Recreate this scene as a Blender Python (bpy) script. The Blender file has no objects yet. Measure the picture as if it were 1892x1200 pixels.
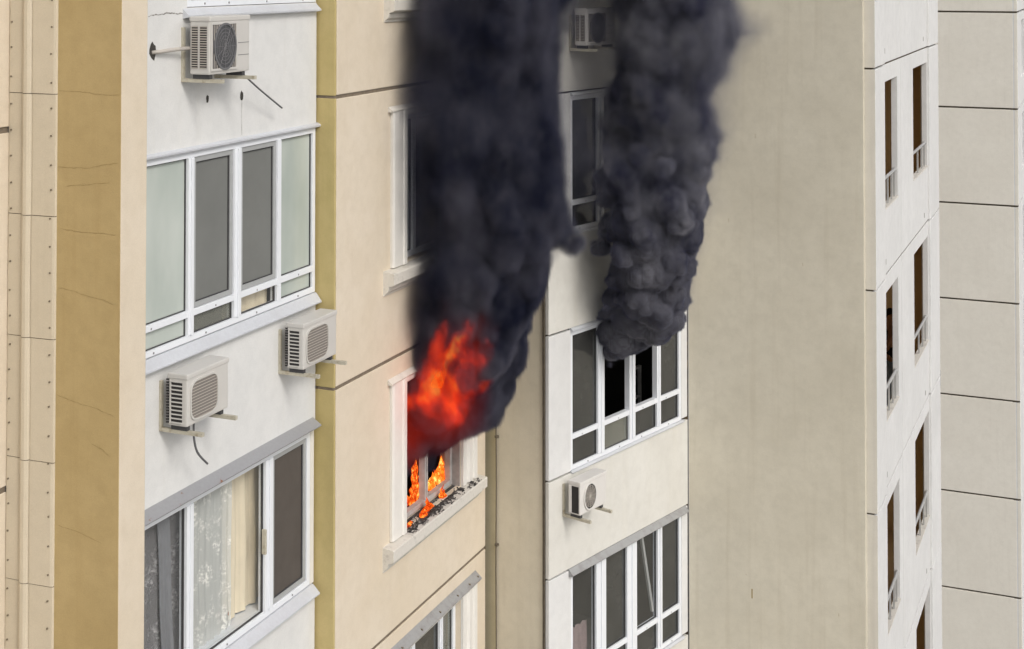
import bpy, bmesh, math, random
import numpy as np
from mathutils import Vector, Matrix

SC = bpy.context.scene
COL = SC.collection
R = math.radians

# ------------------------------------------------------------------ camera
cam_d = bpy.data.cameras.new('camera')
cam = bpy.data.objects.new('camera', cam_d)
COL.objects.link(cam)
cam.location = (0, 0, 26.0)
cam.rotation_euler = (R(90 + 1.34), 0, 0)
cam_d.sensor_fit = 'HORIZONTAL'
cam_d.sensor_width = 36.0
cam_d.lens = 36.0 * 2688 / 1892
cam_d.shift_y = -(600 + 55 + 2688 * math.tan(R(1.34))) / 1892
cam_d.clip_start = 0.1
cam_d.clip_end = 3000
SC.camera = cam

# ------------------------------------------------------------------ light
SUN_AZ = math.atan2(0.60, -0.80)          # compass angle from +Y towards +X
SUN_EL = R(40)
world = bpy.data.worlds.new('World')
SC.world = world
world.use_nodes = True
wn = world.node_tree.nodes
wl = world.node_tree.links
bg = wn['Background']
sky = wn.new('ShaderNodeTexSky')
sky.sky_type = 'NISHITA'
sky.sun_disc = False
sky.sun_elevation = SUN_EL
sky.sun_rotation = SUN_AZ
sky.air_density = 1.0
sky.dust_density = 4.0
sky.ozone_density = 1.0
hs = wn.new('ShaderNodeHueSaturation')     # a clouded sky: most of the blue is gone
hs.inputs['Saturation'].default_value = 0.45
wl.new(sky.outputs[0], hs.inputs['Color'])
wl.new(hs.outputs[0], bg.inputs[0])
bg.inputs[1].default_value = 0.14

sun_d = bpy.data.lights.new('sun', 'SUN')
sun_d.energy = 1.1
sun_d.angle = R(15)
sun_d.color = (1.0, 0.97, 0.93)
sun = bpy.data.objects.new('sun', sun_d)
COL.objects.link(sun)
sd = Vector((math.sin(SUN_AZ) * math.cos(SUN_EL), math.cos(SUN_AZ) * math.cos(SUN_EL), math.sin(SUN_EL)))
sun.rotation_euler = sd.to_track_quat('Z', 'Y').to_euler()
sun.location = (20, -5, 45)

SC.view_settings.view_transform = 'Standard'
SC.view_settings.look = 'None'
SC.view_settings.exposure = 0.0
SC.view_settings.gamma = 1.0
SC.render.engine = 'CYCLES'
cy = SC.cycles
cy.use_denoising = True
cy.denoiser = 'OPENIMAGEDENOISE'
cy.max_bounces = 8
cy.diffuse_bounces = 4
cy.transparent_max_bounces = 16
cy.volume_bounces = 1
cy.volume_step_rate = 1.3
cy.volume_max_steps = 256
cy.use_adaptive_sampling = True
cy.adaptive_threshold = 0.03

# ------------------------------------------------------------------ frames (plan of the place, metres)
A1 = math.atan2(0.92257, 0.38582)     # street fronts, running away to the right
A2 = math.atan2(-0.38582, 0.92257)    # the walls square to them
AM = math.atan2(0.78468, 0.61990)     # the angled bay
AS = math.atan2(-0.61990, 0.78468)    # its flank
FW = (-2.8739, 11.5, A1)              # white bay, left block
FA = (-2.9186, 10.9007, A2)           # ochre flank of the left block
FL = (-3.8938, 11.3085, A1)           # next front, far left
FM = (0.4186, 16.68, AM)
FS = (0.4186, 16.68, AS)
FB = (2.2847, 19.0423, A2)            # big blank wall
FT = (4.5098, 18.24, A1)              # stair tower front
FTS = (4.5098, 18.24, A2)             # its flank
FR = (12.1948, 41.9, A2)              # far block, panelled end
FRF = (14.2383, 41.0454, A1)          # far block, window side
H = 2.764
L0, L1, L2 = 24.79, 22.03, 19.265     # panel joints
TOP = 31.0


def wpt(fr, s, o, z):
    ca, sa = math.cos(fr[2]), math.sin(fr[2])
    return Vector((fr[0] + s * ca + o * sa, fr[1] + s * sa - o * ca, z))


# ------------------------------------------------------------------ materials
MATS = {}


def mat(name):
    m = bpy.data.materials.new(name)
    m.use_nodes = True
    MATS[name] = m
    return m, m.node_tree.nodes, m.node_tree.links, m.node_tree.nodes['Principled BSDF']


def set_in(b, **k):
    for a, v in k.items():
        a = a.replace('_', ' ')
        b.inputs[a].default_value = v


def ramp(n, pts):
    r = n.new('ShaderNodeValToRGB')
    e = r.color_ramp.elements
    while len(e) < len(pts):
        e.new(0.5)
    for i, (p, c) in enumerate(pts):
        e[i].position = p
        e[i].color = (c[0], c[1], c[2], 1)
    return r


def noise(n, l, vec, scale, detail=4, rough=0.55):
    t = n.new('ShaderNodeTexNoise')
    t.inputs['Scale'].default_value = scale
    t.inputs['Detail'].default_value = detail
    t.inputs['Roughness'].default_value = rough
    l.new(vec, t.inputs['Vector'])
    return t.outputs['Fac']


def world_vec(n, l, sc=(1, 1, 1)):
    g = n.new('ShaderNodeNewGeometry')
    mp = n.new('ShaderNodeMapping')
    mp.inputs['Scale'].default_value = sc
    l.new(g.outputs['Position'], mp.inputs['Vector'])
    return mp.outputs[0]


def mixc(n, l, fac, a, b, mode='MIX'):
    m = n.new('ShaderNodeMix')
    m.data_type = 'RGBA'
    m.blend_type = mode
    for sock, v in ((m.inputs['Factor'], fac), (m.inputs['A'], a), (m.inputs['B'], b)):
        pass
    ins = {'f': m.inputs[0], 'a': m.inputs[6], 'b': m.inputs[7]}
    for key, v in (('f', fac), ('a', a), ('b', b)):
        if hasattr(v, 'is_linked') or hasattr(v, 'links'):
            l.new(v, ins[key])
        elif key == 'f':
            ins[key].default_value = v
        else:
            ins[key].default_value = (v[0], v[1], v[2], 1)
    return m.outputs[2]


def mul(n, l, a, k, add=0.0):
    m = n.new('ShaderNodeMath')
    m.operation = 'MULTIPLY_ADD'
    l.new(a, m.inputs[0])
    m.inputs[1].default_value = k
    m.inputs[2].default_value = add
    return m.outputs[0]


def plaster(name, c, c2=None, patch=0.5, streak=0.25, stain=(0.30, 0.26, 0.2), rough=0.85, bump=0.25):
    """painted render: mottled colour, faint rain streaks, fine grain"""
    m, n, l, b = mat(name)
    c2 = c2 or tuple(x * 0.90 for x in c)
    v = world_vec(n, l)
    big = noise(n, l, v, 0.9, 6, 0.6)
    r = ramp(n, [(0.35, (0, 0, 0)), (0.68, (1, 1, 1))])
    l.new(big, r.inputs[0])
    col = mixc(n, l, mul(n, l, r.outputs[0], patch), c, c2)
    mid = noise(n, l, v, 7.0, 5, 0.6)
    r2 = ramp(n, [(0.42, (0, 0, 0)), (0.75, (1, 1, 1))])
    l.new(mid, r2.inputs[0])
    col = mixc(n, l, mul(n, l, r2.outputs[0], patch * 0.5), col, tuple(x * 0.90 for x in c2))
    sv = world_vec(n, l, (9, 9, 0.35))
    st = noise(n, l, sv, 1.0, 4, 0.6)
    r3 = ramp(n, [(0.55, (0, 0, 0)), (0.80, (1, 1, 1))])
    l.new(st, r3.inputs[0])
    col = mixc(n, l, mul(n, l, r3.outputs[0], streak), col, stain)
    fine = noise(n, l, v, 130.0, 3, 0.7)
    col = mixc(n, l, 1.0, col, mixc(n, l, fine, (0.84, 0.84, 0.84), (1.14, 1.14, 1.14)), 'MULTIPLY')
    l.new(col, b.inputs['Base Color'])
    set_in(b, Roughness=rough)
    b.inputs['Specular IOR Level'].default_value = 0.25
    bp = n.new('ShaderNodeBump')
    bp.inputs['Strength'].default_value = bump
    bp.inputs['Distance'].default_value = 0.004
    l.new(noise(n, l, v, 60.0, 5, 0.65), bp.inputs['Height'])
    bp2 = n.new('ShaderNodeBump')
    bp2.inputs['Strength'].default_value = bump * 0.8
    bp2.inputs['Distance'].default_value = 0.03
    l.new(noise(n, l, v, 3.0, 3, 0.5), bp2.inputs['Height'])
    l.new(bp.outputs[0], bp2.inputs['Normal'])
    l.new(bp2.outputs[0], b.inputs['Normal'])
    return m


def plain(name, c, rough=0.5, metal=0.0, var=0.12, scale=14.0, spec=0.5, bump=0.0):
    m, n, l, b = mat(name)
    v = world_vec(n, l)
    f = noise(n, l, v, scale, 5, 0.6)
    col = mixc(n, l, f, tuple(x * (1 - var) for x in c), tuple(min(1, x * (1 + var)) for x in c))
    l.new(col, b.inputs['Base Color'])
    set_in(b, Roughness=rough, Metallic=metal)
    b.inputs['Specular IOR Level'].default_value = spec
    if bump:
        bp = n.new('ShaderNodeBump')
        bp.inputs['Strength'].default_value = bump
        bp.inputs['Distance'].default_value = 0.006
        l.new(noise(n, l, v, scale * 4, 4, 0.6), bp.inputs['Height'])
        l.new(bp.outputs[0], b.inputs['Normal'])
    return m


def patchy(name, c, c2, lo, hi, scale, rough=0.6, metal=0.0):
    """a base colour with irregular patches of a second one (rust, soot, dirt)"""
    m, n, l, b = mat(name)
    v = world_vec(n, l)
    f = noise(n, l, v, scale, 6, 0.65)
    r = ramp(n, [(lo, (0, 0, 0)), (hi, (1, 1, 1))])
    l.new(f, r.inputs[0])
    g = noise(n, l, v, 40, 3, 0.6)
    base = mixc(n, l, g, tuple(x * 0.88 for x in c), tuple(min(1, x * 1.1) for x in c))
    l.new(mixc(n, l, r.outputs[0], base, c2), b.inputs['Base Color'])
    set_in(b, Roughness=rough, Metallic=metal)
    return m


def glass(name, tint, gloss=0.03, ior=1.5, body=None, body_fac=0.0):
    m, n, l, b = mat(name)
    n.remove(b)
    out = n['Material Output']
    tr = n.new('ShaderNodeBsdfTransparent')
    tr.inputs[0].default_value = (*tint, 1)
    gl = n.new('ShaderNodeBsdfGlossy')
    gl.inputs['Roughness'].default_value = gloss
    gl.inputs['Color'].default_value = (0.9, 0.93, 0.95, 1)
    v = world_vec(n, l)
    bp = n.new('ShaderNodeBump')
    bp.inputs['Strength'].default_value = 0.08
    bp.inputs['Distance'].default_value = 0.02
    l.new(noise(n, l, v, 1.6, 2, 0.5), bp.inputs['Height'])
    l.new(bp.outputs[0], gl.inputs['Normal'])
    fr = n.new('ShaderNodeFresnel')
    fr.inputs[0].default_value = ior
    gb = n.new('ShaderNodeNewGeometry')       # only the outer face of the pane mirrors
    inv = n.new('ShaderNodeMath'); inv.operation = 'SUBTRACT'
    inv.inputs[0].default_value = 1.0
    l.new(gb.outputs['Backfacing'], inv.inputs[1])
    fm = n.new('ShaderNodeMath'); fm.operation = 'MULTIPLY'
    l.new(fr.outputs[0], fm.inputs[0]); l.new(inv.outputs[0], fm.inputs[1])
    mx = n.new('ShaderNodeMixShader')
    l.new(fm.outputs[0], mx.inputs[0])
    src = tr.outputs[0]
    if body is not None:                       # dust and film on the pane
        df = n.new('ShaderNodeBsdfDiffuse')
        df.inputs[0].default_value = (*body, 1)
        m2 = n.new('ShaderNodeMixShader')
        f = noise(n, l, v, 3.0, 5, 0.6)
        l.new(mul(n, l, f, body_fac * 1.2, body_fac * 0.4), m2.inputs[0])
        l.new(tr.outputs[0], m2.inputs[1])
        l.new(df.outputs[0], m2.inputs[2])
        src = m2.outputs[0]
    l.new(src, mx.inputs[1])
    l.new(gl.outputs[0], mx.inputs[2])
    l.new(mx.outputs[0], out.inputs['Surface'])
    return m


plaster('white_render', (0.705, 0.705, 0.69), (0.635, 0.64, 0.63), patch=0.9, streak=0.25, stain=(0.62, 0.60, 0.54))
plaster('white_panel', (0.69, 0.68, 0.635), (0.62, 0.605, 0.555), patch=0.9, streak=0.3, stain=(0.6, 0.57, 0.48))
plaster('cream_render', (0.70, 0.62, 0.505), (0.65, 0.56, 0.43), patch=0.9, streak=0.28, stain=(0.58, 0.48, 0.36))
plaster('ochre_render', (0.485, 0.37, 0.185), (0.415, 0.31, 0.145), patch=0.9, streak=0.3, stain=(0.33, 0.22, 0.08))
plaster('olive_render', (0.53, 0.43, 0.205), (0.45, 0.365, 0.155), patch=0.9, streak=0.35, stain=(0.33, 0.28, 0.09))
plaster('beige_flank_lightened', (0.70, 0.645, 0.52), (0.63, 0.575, 0.455), patch=0.9, streak=0.3, stain=(0.52, 0.46, 0.35))  # the blank wall's beige, lightened in colour to offset shade on the bay's flank
plaster('corner_cream', (0.62, 0.555, 0.38), (0.55, 0.48, 0.31), patch=0.9, streak=0.3, stain=(0.42, 0.36, 0.2))
plaster('beige_render', (0.64, 0.60, 0.495), (0.57, 0.53, 0.43), patch=1.0, streak=0.38, stain=(0.46, 0.41, 0.31))
plaster('far_panel', (0.78, 0.745, 0.66), (0.72, 0.68, 0.595), patch=0.7, streak=0.2, stain=(0.56, 0.52, 0.44))
plaster('tower_white', (0.71, 0.71, 0.70), (0.64, 0.64, 0.63), patch=0.9, streak=0.28, stain=(0.66, 0.64, 0.6))
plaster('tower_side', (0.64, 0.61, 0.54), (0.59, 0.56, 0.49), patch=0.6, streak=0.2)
plaster('cover_sheet', (0.60, 0.53, 0.41), (0.56, 0.49, 0.37), patch=0.6, streak=0.2, stain=(0.45, 0.38, 0.26), rough=0.6)
plaster('stair_wall', (0.62, 0.46, 0.26), (0.56, 0.41, 0.22), patch=0.7, streak=0.1)
plain('joint_filler', (0.20, 0.165, 0.125), 0.95, var=0.45, scale=18, spec=0.1, bump=0.8)
plain('joint_dark', (0.10, 0.085, 0.065), 0.95, var=0.5, scale=22, spec=0.1, bump=0.6)
patchy('seam_rust', (0.07, 0.05, 0.035), (0.22, 0.16, 0.08), 0.5, 0.62, 9, 0.95)
plain('crack_line', (0.32, 0.235, 0.105), 0.95, var=0.3, spec=0.1)
plain('crack_grey', (0.28, 0.27, 0.25), 0.95, var=0.4, spec=0.1)
plain('frame_white', (0.76, 0.785, 0.82), 0.32, var=0.05, scale=8)
plain('frame_grey', (0.36, 0.37, 0.37), 0.45, var=0.1)
plain('gasket', (0.05, 0.05, 0.052), 0.7, var=0.2)
patchy('ledge_metal', (0.36, 0.365, 0.37), (0.25, 0.24, 0.235), 0.48, 0.75, 7, 0.5, 0.25)
patchy('ledge_rust', (0.34, 0.345, 0.36), (0.24, 0.085, 0.03), 0.625, 0.66, 5.0, 0.5, 0.2)
patchy('sill_metal', (0.58, 0.60, 0.635), (0.50, 0.51, 0.53), 0.45, 0.85, 3, 0.45, 0.1)
patchy('sill_stone', (0.66, 0.63, 0.57), (0.42, 0.39, 0.34), 0.55, 0.8, 6, 0.8)
patchy('sill_sooty', (0.62, 0.595, 0.54), (0.26, 0.24, 0.215), 0.58, 0.80, 9, 0.85)
plain('casing', (0.72, 0.70, 0.655), 0.7, var=0.08, scale=10, bump=0.15)
plain('jamb_sooty', (0.30, 0.28, 0.265), 0.85, var=0.5, scale=9)
plain('sash_sooty', (0.42, 0.40, 0.385), 0.7, var=0.45, scale=10)
plain('cap_dark', (0.25, 0.25, 0.25), 0.6)
plain('ac_shell', (0.56, 0.545, 0.515), 0.42, var=0.06, scale=7)
plain('ac_shell_pale', (0.66, 0.64, 0.61), 0.42, var=0.07, scale=7)
plain('ac_dark', (0.022, 0.02, 0.02), 0.7, var=0.3)
plain('ac_fan', (0.075, 0.075, 0.08), 0.6, var=0.2)
plain('ac_wire', (0.46, 0.42, 0.37), 0.45, var=0.1)
plain('ac_wire_dark', (0.15, 0.15, 0.155), 0.5, var=0.1)
plain('ac_backing', (0.21, 0.19, 0.172), 0.7, var=0.15, scale=30)
patchy('bracket_paint', (0.50, 0.47, 0.38), (0.30, 0.25, 0.17), 0.52, 0.72, 20, 0.6, 0.1)
plain('hose_grey', (0.11, 0.11, 0.115), 0.6)
plain('pipe_pale', (0.45, 0.42, 0.38), 0.6, var=0.3)
plain('cable_dark', (0.13, 0.11, 0.08), 0.7, var=0.3)
plain('rivet', (0.19, 0.16, 0.115), 0.5, metal=0.3)
plain('hole_dark', (0.05, 0.045, 0.04), 0.95, var=0.5, scale=40)
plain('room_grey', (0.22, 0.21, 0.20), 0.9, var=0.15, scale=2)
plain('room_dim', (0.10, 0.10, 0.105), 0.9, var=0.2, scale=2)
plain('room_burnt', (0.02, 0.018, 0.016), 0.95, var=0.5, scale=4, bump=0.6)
plain('char', (0.035, 0.032, 0.03), 0.9, var=0.7, scale=30, bump=0.5)
patchy('soot', (0.05, 0.045, 0.042), (0.20, 0.185, 0.17), 0.5, 0.72, 14, 0.95)
plain('ash', (0.22, 0.205, 0.19), 0.95, var=0.6, scale=25)
plain('rail_paint', (0.40, 0.40, 0.39), 0.5, var=0.15)
plain('asphalt', (0.055, 0.055, 0.057), 0.9, var=0.3, scale=3, bump=0.3)
plain('concrete', (0.30, 0.29, 0.27), 0.9, var=0.2, scale=2)
plain('terracotta', (0.36, 0.13, 0.06), 0.8, var=0.2)
plain('bottle_dark', (0.03, 0.035, 0.06), 0.3, var=0.2)
plain('skin', (0.52, 0.31, 0.22), 0.55, var=0.06, scale=30)
plain('hair_black', (0.015, 0.012, 0.011), 0.6, var=0.3, scale=60)
plain('shirt_black', (0.018, 0.018, 0.022), 0.85, var=0.4, scale=25, bump=0.4)
plain('jeans_blue', (0.42, 0.58, 0.88), 0.85, var=0.3, scale=22, bump=0.5)
plain('shoe_dark', (0.03, 0.03, 0.035), 0.6)
plain('phone_grey', (0.55, 0.55, 0.56), 0.3)
plain('blind_tan', (0.42, 0.34, 0.20), 0.85, var=0.1)
plain('mesh_brown', (0.085, 0.072, 0.062), 0.75, var=0.25, scale=5)
plain('mesh_grey', (0.175, 0.18, 0.17), 0.55, var=0.30, scale=1.3)
glass('pane_clear', (0.965, 0.97, 0.97), body=(0.5, 0.5, 0.48), body_fac=0.03)
glass('pane_dark', (0.42, 0.43, 0.42), body=(0.085, 0.085, 0.08), body_fac=0.55)
glass('pane_dusty', (0.68, 0.70, 0.66), body=(0.42, 0.42, 0.37), body_fac=0.28)

# frosted pane: pale green film behind glass
m, n, l, b = mat('pane_frosted')
v = world_vec(n, l)
f = noise(n, l, world_vec(n, l, (1, 1, 0.45)), 2.2, 3, 0.5)
r_ = ramp(n, [(0.3, (0.37, 0.42, 0.385)), (0.7, (0.52, 0.56, 0.52))])
l.new(f, r_.inputs[0])
l.new(r_.outputs[0], b.inputs['Base Color'])
set_in(b, Roughness=0.16)
b.inputs['Specular IOR Level'].default_value = 0.5


def cloth(name, c, c2, thr, alpha, scale=26.0):
    """net curtain: open weave with woven spots"""
    m, n, l, b = mat(name)
    v = world_vec(n, l)
    f1 = noise(n, l, v, scale, 3, 0.7)
    f2 = noise(n, l, v, scale * 0.2, 4, 0.6)
    r = ramp(n, [(thr, (0, 0, 0)), (thr + 0.16, (1, 1, 1))])
    l.new(f1, r.inputs[0])
    r2 = ramp(n, [(0.46, (0, 0, 0)), (0.58, (1, 1, 1))])
    l.new(f2, r2.inputs[0])
    spot = n.new('ShaderNodeMath'); spot.operation = 'MULTIPLY'
    l.new(r.outputs[0], spot.inputs[0]); l.new(r2.outputs[0], spot.inputs[1])
    l.new(mixc(n, l, spot.outputs[0], c, c2), b.inputs['Base Color'])
    set_in(b, Roughness=0.9)
    mm = n.new('ShaderNodeMath'); mm.operation = 'MULTIPLY_ADD'
    l.new(spot.outputs[0], mm.inputs[0]); mm.inputs[1].default_value = min(1 - alpha, 0.5); mm.inputs[2].default_value = alpha
    l.new(mm.outputs[0], b.inputs['Alpha'])
    return m


cloth('net_curtain', (0.70, 0.71, 0.68), (0.90, 0.89, 0.83), 0.46, 0.70, 30.0)
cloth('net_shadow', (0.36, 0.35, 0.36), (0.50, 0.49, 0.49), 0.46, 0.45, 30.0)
plain('drape_cream', (0.82, 0.72, 0.54), 0.9, var=0.12, scale=6)
plain('drape_pink', (0.26, 0.20, 0.20), 0.9, var=0.35, scale=10)
plain('drape_grey', (0.20, 0.205, 0.22), 0.9, var=0.2, scale=8)


def flame_mat(name, stops, strength, scale):
    m, n, l, b = mat(name)
    n.remove(b)
    out = n['Material Output']
    v = world_vec(n, l, (1, 1, 0.55))
    f = noise(n, l, v, scale, 4, 0.65)
    r = ramp(n, stops)
    l.new(f, r.inputs[0])
    em = n.new('ShaderNodeEmission')
    em.inputs[1].default_value = strength
    l.new(r.outputs[0], em.inputs[0])
    tr = n.new('ShaderNodeBsdfTransparent')
    mx = n.new('ShaderNodeMixShader')
    r2 = ramp(n, [(0.34, (0, 0, 0)), (0.54, (1, 1, 1))])
    l.new(f, r2.inputs[0])
    l.new(r2.outputs[0], mx.inputs[0])
    l.new(tr.outputs[0], mx.inputs[1])
    l.new(em.outputs[0], mx.inputs[2])
    l.new(mx.outputs[0], out.inputs['Surface'])
    return m


flame_mat('flame_bright', [(0.36, (0.25, 0.012, 0.002)), (0.46, (0.95, 0.09, 0.006)), (0.55, (1.0, 0.26, 0.02)), (0.63, (1.0, 0.66, 0.18))], 1.6, 19)
flame_mat('flame_red', [(0.36, (0.12, 0.006, 0.002)), (0.5, (0.7, 0.05, 0.005)), (0.58, (1.0, 0.2, 0.015)), (0.67, (1.0, 0.55, 0.12))], 1.35, 22)


# ------------------------------------------------------------------ mesh helpers
class MB:
    """collects shapes in wall coordinates: s along the wall, o out of the wall, z up (local x, -y, z)"""

    def __init__(self):
        self.v = []
        self.f = []

    def add(self, vs, fs):
        k = len(self.v)
        self.v += [tuple(p) for p in vs]
        self.f += [tuple(i + k for i in f) for f in fs]
        return self

    def box(self, s0, s1, o0, o1, z0, z1):
        vs = [(s0, -o0, z0), (s1, -o0, z0), (s1, -o1, z0), (s0, -o1, z0), (s0, -o0, z1), (s1, -o0, z1), (s1, -o1, z1), (s0, -o1, z1)]
        return self.add(vs, [(0, 1, 2, 3), (7, 6, 5, 4), (4, 5, 1, 0), (6, 7, 3, 2), (5, 6, 2, 1), (7, 4, 0, 3)])

    def slab(self, s0, s1, z0, z1, front, thick, holes=()):
        xs = sorted({s0, s1, *[h[0] for h in holes], *[h[1] for h in holes]})
        zs = sorted({z0, z1, *[h[2] for h in holes], *[h[3] for h in holes]})
        xs = [x for x in xs if s0 <= x <= s1]
        zs = [z for z in zs if z0 <= z <= z1]
        nx, nz = len(xs), len(zs)
        solid = {}
        for i in range(nx - 1):
            for j in range(nz - 1):
                cx, cz = (xs[i] + xs[i + 1]) / 2, (zs[j] + zs[j + 1]) / 2
                solid[i, j] = not any(h[0] < cx < h[1] and h[2] < cz < h[3] for h in holes)
        vs, fs, idx = [], [], {}

        def vid(i, j, k):
            if (i, j, k) not in idx:
                idx[i, j, k] = len(vs)
                vs.append((xs[i], -(front if k == 0 else front - thick), zs[j]))
            return idx[i, j, k]
        for (i, j), ok in solid.items():
            if not ok:
                continue
            fs.append((vid(i, j, 0), vid(i + 1, j, 0), vid(i + 1, j + 1, 0), vid(i, j + 1, 0)))
            fs.append((vid(i, j + 1, 1), vid(i + 1, j + 1, 1), vid(i + 1, j, 1), vid(i, j, 1)))
            if not solid.get((i - 1, j)):
                fs.append((vid(i, j, 0), vid(i, j + 1, 0), vid(i, j + 1, 1), vid(i, j, 1)))
            if not solid.get((i + 1, j)):
                fs.append((vid(i + 1, j + 1, 0), vid(i + 1, j, 0), vid(i + 1, j, 1), vid(i + 1, j + 1, 1)))
            if not solid.get((i, j - 1)):
                fs.append((vid(i + 1, j, 0), vid(i, j, 0), vid(i, j, 1), vid(i + 1, j, 1)))
            if not solid.get((i, j + 1)):
                fs.append((vid(i, j + 1, 0), vid(i + 1, j + 1, 0), vid(i + 1, j + 1, 1), vid(i, j + 1, 1)))
        return self.add(vs, fs)

    def ledge(self, prof, s0, s1):
        """profile [(o, z)] carried along the wall"""
        k = len(prof)
        vs = [(s0, -o, z) for o, z in prof] + [(s1, -o, z) for o, z in prof]
        fs = [(i, (i + 1) % k, (i + 1) % k + k, i + k) for i in range(k)]
        fs += [tuple(range(k - 1, -1, -1)), tuple(range(k, 2 * k))]
        return self.add(vs, fs)

    def upright(self, prof, z0, z1):
        """profile [(s, o)] carried up the wall"""
        k = len(prof)
        vs = [(s, -o, z0) for s, o in prof] + [(s, -o, z1) for s, o in prof]
        fs = [(i, (i + 1) % k, (i + 1) % k + k, i + k) for i in range(k)]
        fs += [tuple(range(k - 1, -1, -1)), tuple(range(k, 2 * k))]
        return self.add(vs, fs)

    def tube(self, pts, r, seg=8, r1=None):
        pts = [Vector((p[0], -p[1], p[2])) for p in pts]
        rings = []
        nn = len(pts)
        for i, p in enumerate(pts):
            t = (pts[min(i + 1, nn - 1)] - pts[max(i - 1, 0)]).normalized()
            a = t.orthogonal().normalized() if i == 0 else (rings_a - t * rings_a.dot(t)).normalized()
            rings_a = a
            bb = t.cross(a)
            rr = r if r1 is None else r + (r1 - r) * i / max(1, nn - 1)
            rings.append([p + (a * math.cos(2 * math.pi * k / seg) + bb * math.sin(2 * math.pi * k / seg)) * rr for k in range(seg)])
        vs = [tuple(q) for ring in rings for q in ring]
        fs = []
        for i in range(nn - 1):
            for k in range(seg):
                fs.append((i * seg + k, i * seg + (k + 1) % seg, (i + 1) * seg + (k + 1) % seg, (i + 1) * seg + k))
        fs += [tuple(range(seg - 1, -1, -1)), tuple(range((nn - 1) * seg, nn * seg))]
        return self.add(vs, fs)

    def ring(self, cx, cz, rx, rz, w, o0, o1, seg=28, power=2.0):
        """flat ring (rounded by power) standing out of the wall from o0 to o1"""
        def pt(t, k):
            c, s = math.cos(t), math.sin(t)
            e = 2.0 / power
            return cx + (rx - k) * math.copysign(abs(c) ** e, c), cz + (rz - k) * math.copysign(abs(s) ** e, s)
        vs, fs = [], []
        for i in range(seg):
            t = 2 * math.pi * i / seg
            x0, z0 = pt(t, 0)
            x1, z1 = pt(t, w)
            vs += [(x0, -o0, z0), (x0, -o1, z0), (x1, -o1, z1), (x1, -o0, z1)]
        for i in range(seg):
            a, b2 = i * 4, ((i + 1) % seg) * 4
            for k in range(4):
                fs.append((a + k, b2 + k, b2 + (k + 1) % 4, a + (k + 1) % 4))
        return self.add(vs, fs)

    def disc(self, cx, cz, rx, rz, o0, o1, seg=28, power=2.0):
        def pt(t):
            c, s = math.cos(t), math.sin(t)
            e = 2.0 / power
            return cx + rx * math.copysign(abs(c) ** e, c), cz + rz * math.copysign(abs(s) ** e, s)
        prof = [pt(2 * math.pi * i / seg) for i in range(seg)]
        vs = [(x, -o0, z) for x, z in prof] + [(x, -o1, z) for x, z in prof]
        fs = [(i, (i + 1) % seg, (i + 1) % seg + seg, i + seg) for i in range(seg)]
        fs += [tuple(range(seg - 1, -1, -1)), tuple(range(seg, 2 * seg))]
        return self.add(vs, fs)

    def mesh(self, name, material, bevel=0.0, smooth=False):
        me = bpy.data.meshes.new(name)
        me.from_pydata(self.v, [], self.f)
        bm = bmesh.new()
        bm.from_mesh(me)
        bmesh.ops.recalc_face_normals(bm, faces=bm.faces)
        if bevel:
            ed = [e for e in bm.edges if len(e.link_faces) == 2 and e.calc_face_angle(0) > 0.5]
            bmesh.ops.bevel(bm, geom=ed, offset=bevel, segments=2, profile=0.6, affect='EDGES', clamp_overlap=True)
        bm.to_mesh(me)
        bm.free()
        me.materials.append(MATS[material])
        if smooth:
            me.shade_smooth()
        return me


def link(name, data, parent=None, loc=(0, 0, 0), rz=0.0):
    o = bpy.data.objects.new(name, data)
    COL.objects.link(o)
    o.parent = parent
    o.location = loc
    o.rotation_euler = (0, 0, rz)
    return o


def tag(o, label=None, cat=None, group=None, kind=None):
    if label:
        o['label'] = label
    if cat:
        o['category'] = cat
    if group:
        o['group'] = group
    if kind:
        o['kind'] = kind
    return o


def block(name, label, cat, x, y):
    return tag(link(name, None, None, (x, y, 0)), label, cat)


def part(name, mb, material, parent, fr=None, bevel=0.0, smooth=False, kind=None, label=None):
    """a part of a block (placed by its wall frame) or, without a frame, of whatever its parent is"""
    me = mb.mesh(name, material, bevel, smooth) if isinstance(mb, MB) else mb
    if fr is None:
        o = link(name, me, parent)
    else:
        o = link(name, me, parent, (fr[0] - parent.location.x, fr[1] - parent.location.y, 0), fr[2])
    return tag(o, label, kind=kind)


def solo(name, mb, material, fr, label, cat, group=None, bevel=0.0, smooth=False, kind=None):
    me = mb.mesh(name, material, bevel, smooth) if isinstance(mb, MB) else mb
    return tag(link(name, me, None, (fr[0], fr[1], 0), fr[2]), label, cat, group, kind)


rng = random.Random(7)


def crack(mb, pts, o, w=0.005, jit=0.012):
    """a hairline that wanders along a line of points (s, z)"""
    path = []
    off = 0.0
    for (s0, z0), (s1, z1) in zip(pts[:-1], pts[1:]):
        k = max(4, int(math.hypot(s1 - s0, z1 - z0) / 0.018))
        for i in range(k):
            t = i / k
            off = off * 0.9 + rng.gauss(0, jit * 0.22)
            path.append((s0 + (s1 - s0) * t, z0 + (z1 - z0) * t + off) if abs(s1 - s0) > abs(z1 - z0) else (s0 + (s1 - s0) * t + off, z0 + (z1 - z0) * t))
    path.append((pts[-1][0], pts[-1][1] + off))
    for (a, b2) in zip(path[:-1], path[1:]):
        dx, dz = b2[0] - a[0], b2[1] - a[1]
        ln = math.hypot(dx, dz) or 1
        ww = w * rng.uniform(0.3, 1.0) / 2
        nx, nz = -dz / ln * ww, dx / ln * ww
        mb.add([(a[0] + nx, -o, a[1] + nz), (b2[0] + nx, -o, b2[1] + nz), (b2[0] - nx, -o, b2[1] - nz), (a[0] - nx, -o, a[1] - nz)], [(0, 1, 2, 3)])
    return mb


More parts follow.
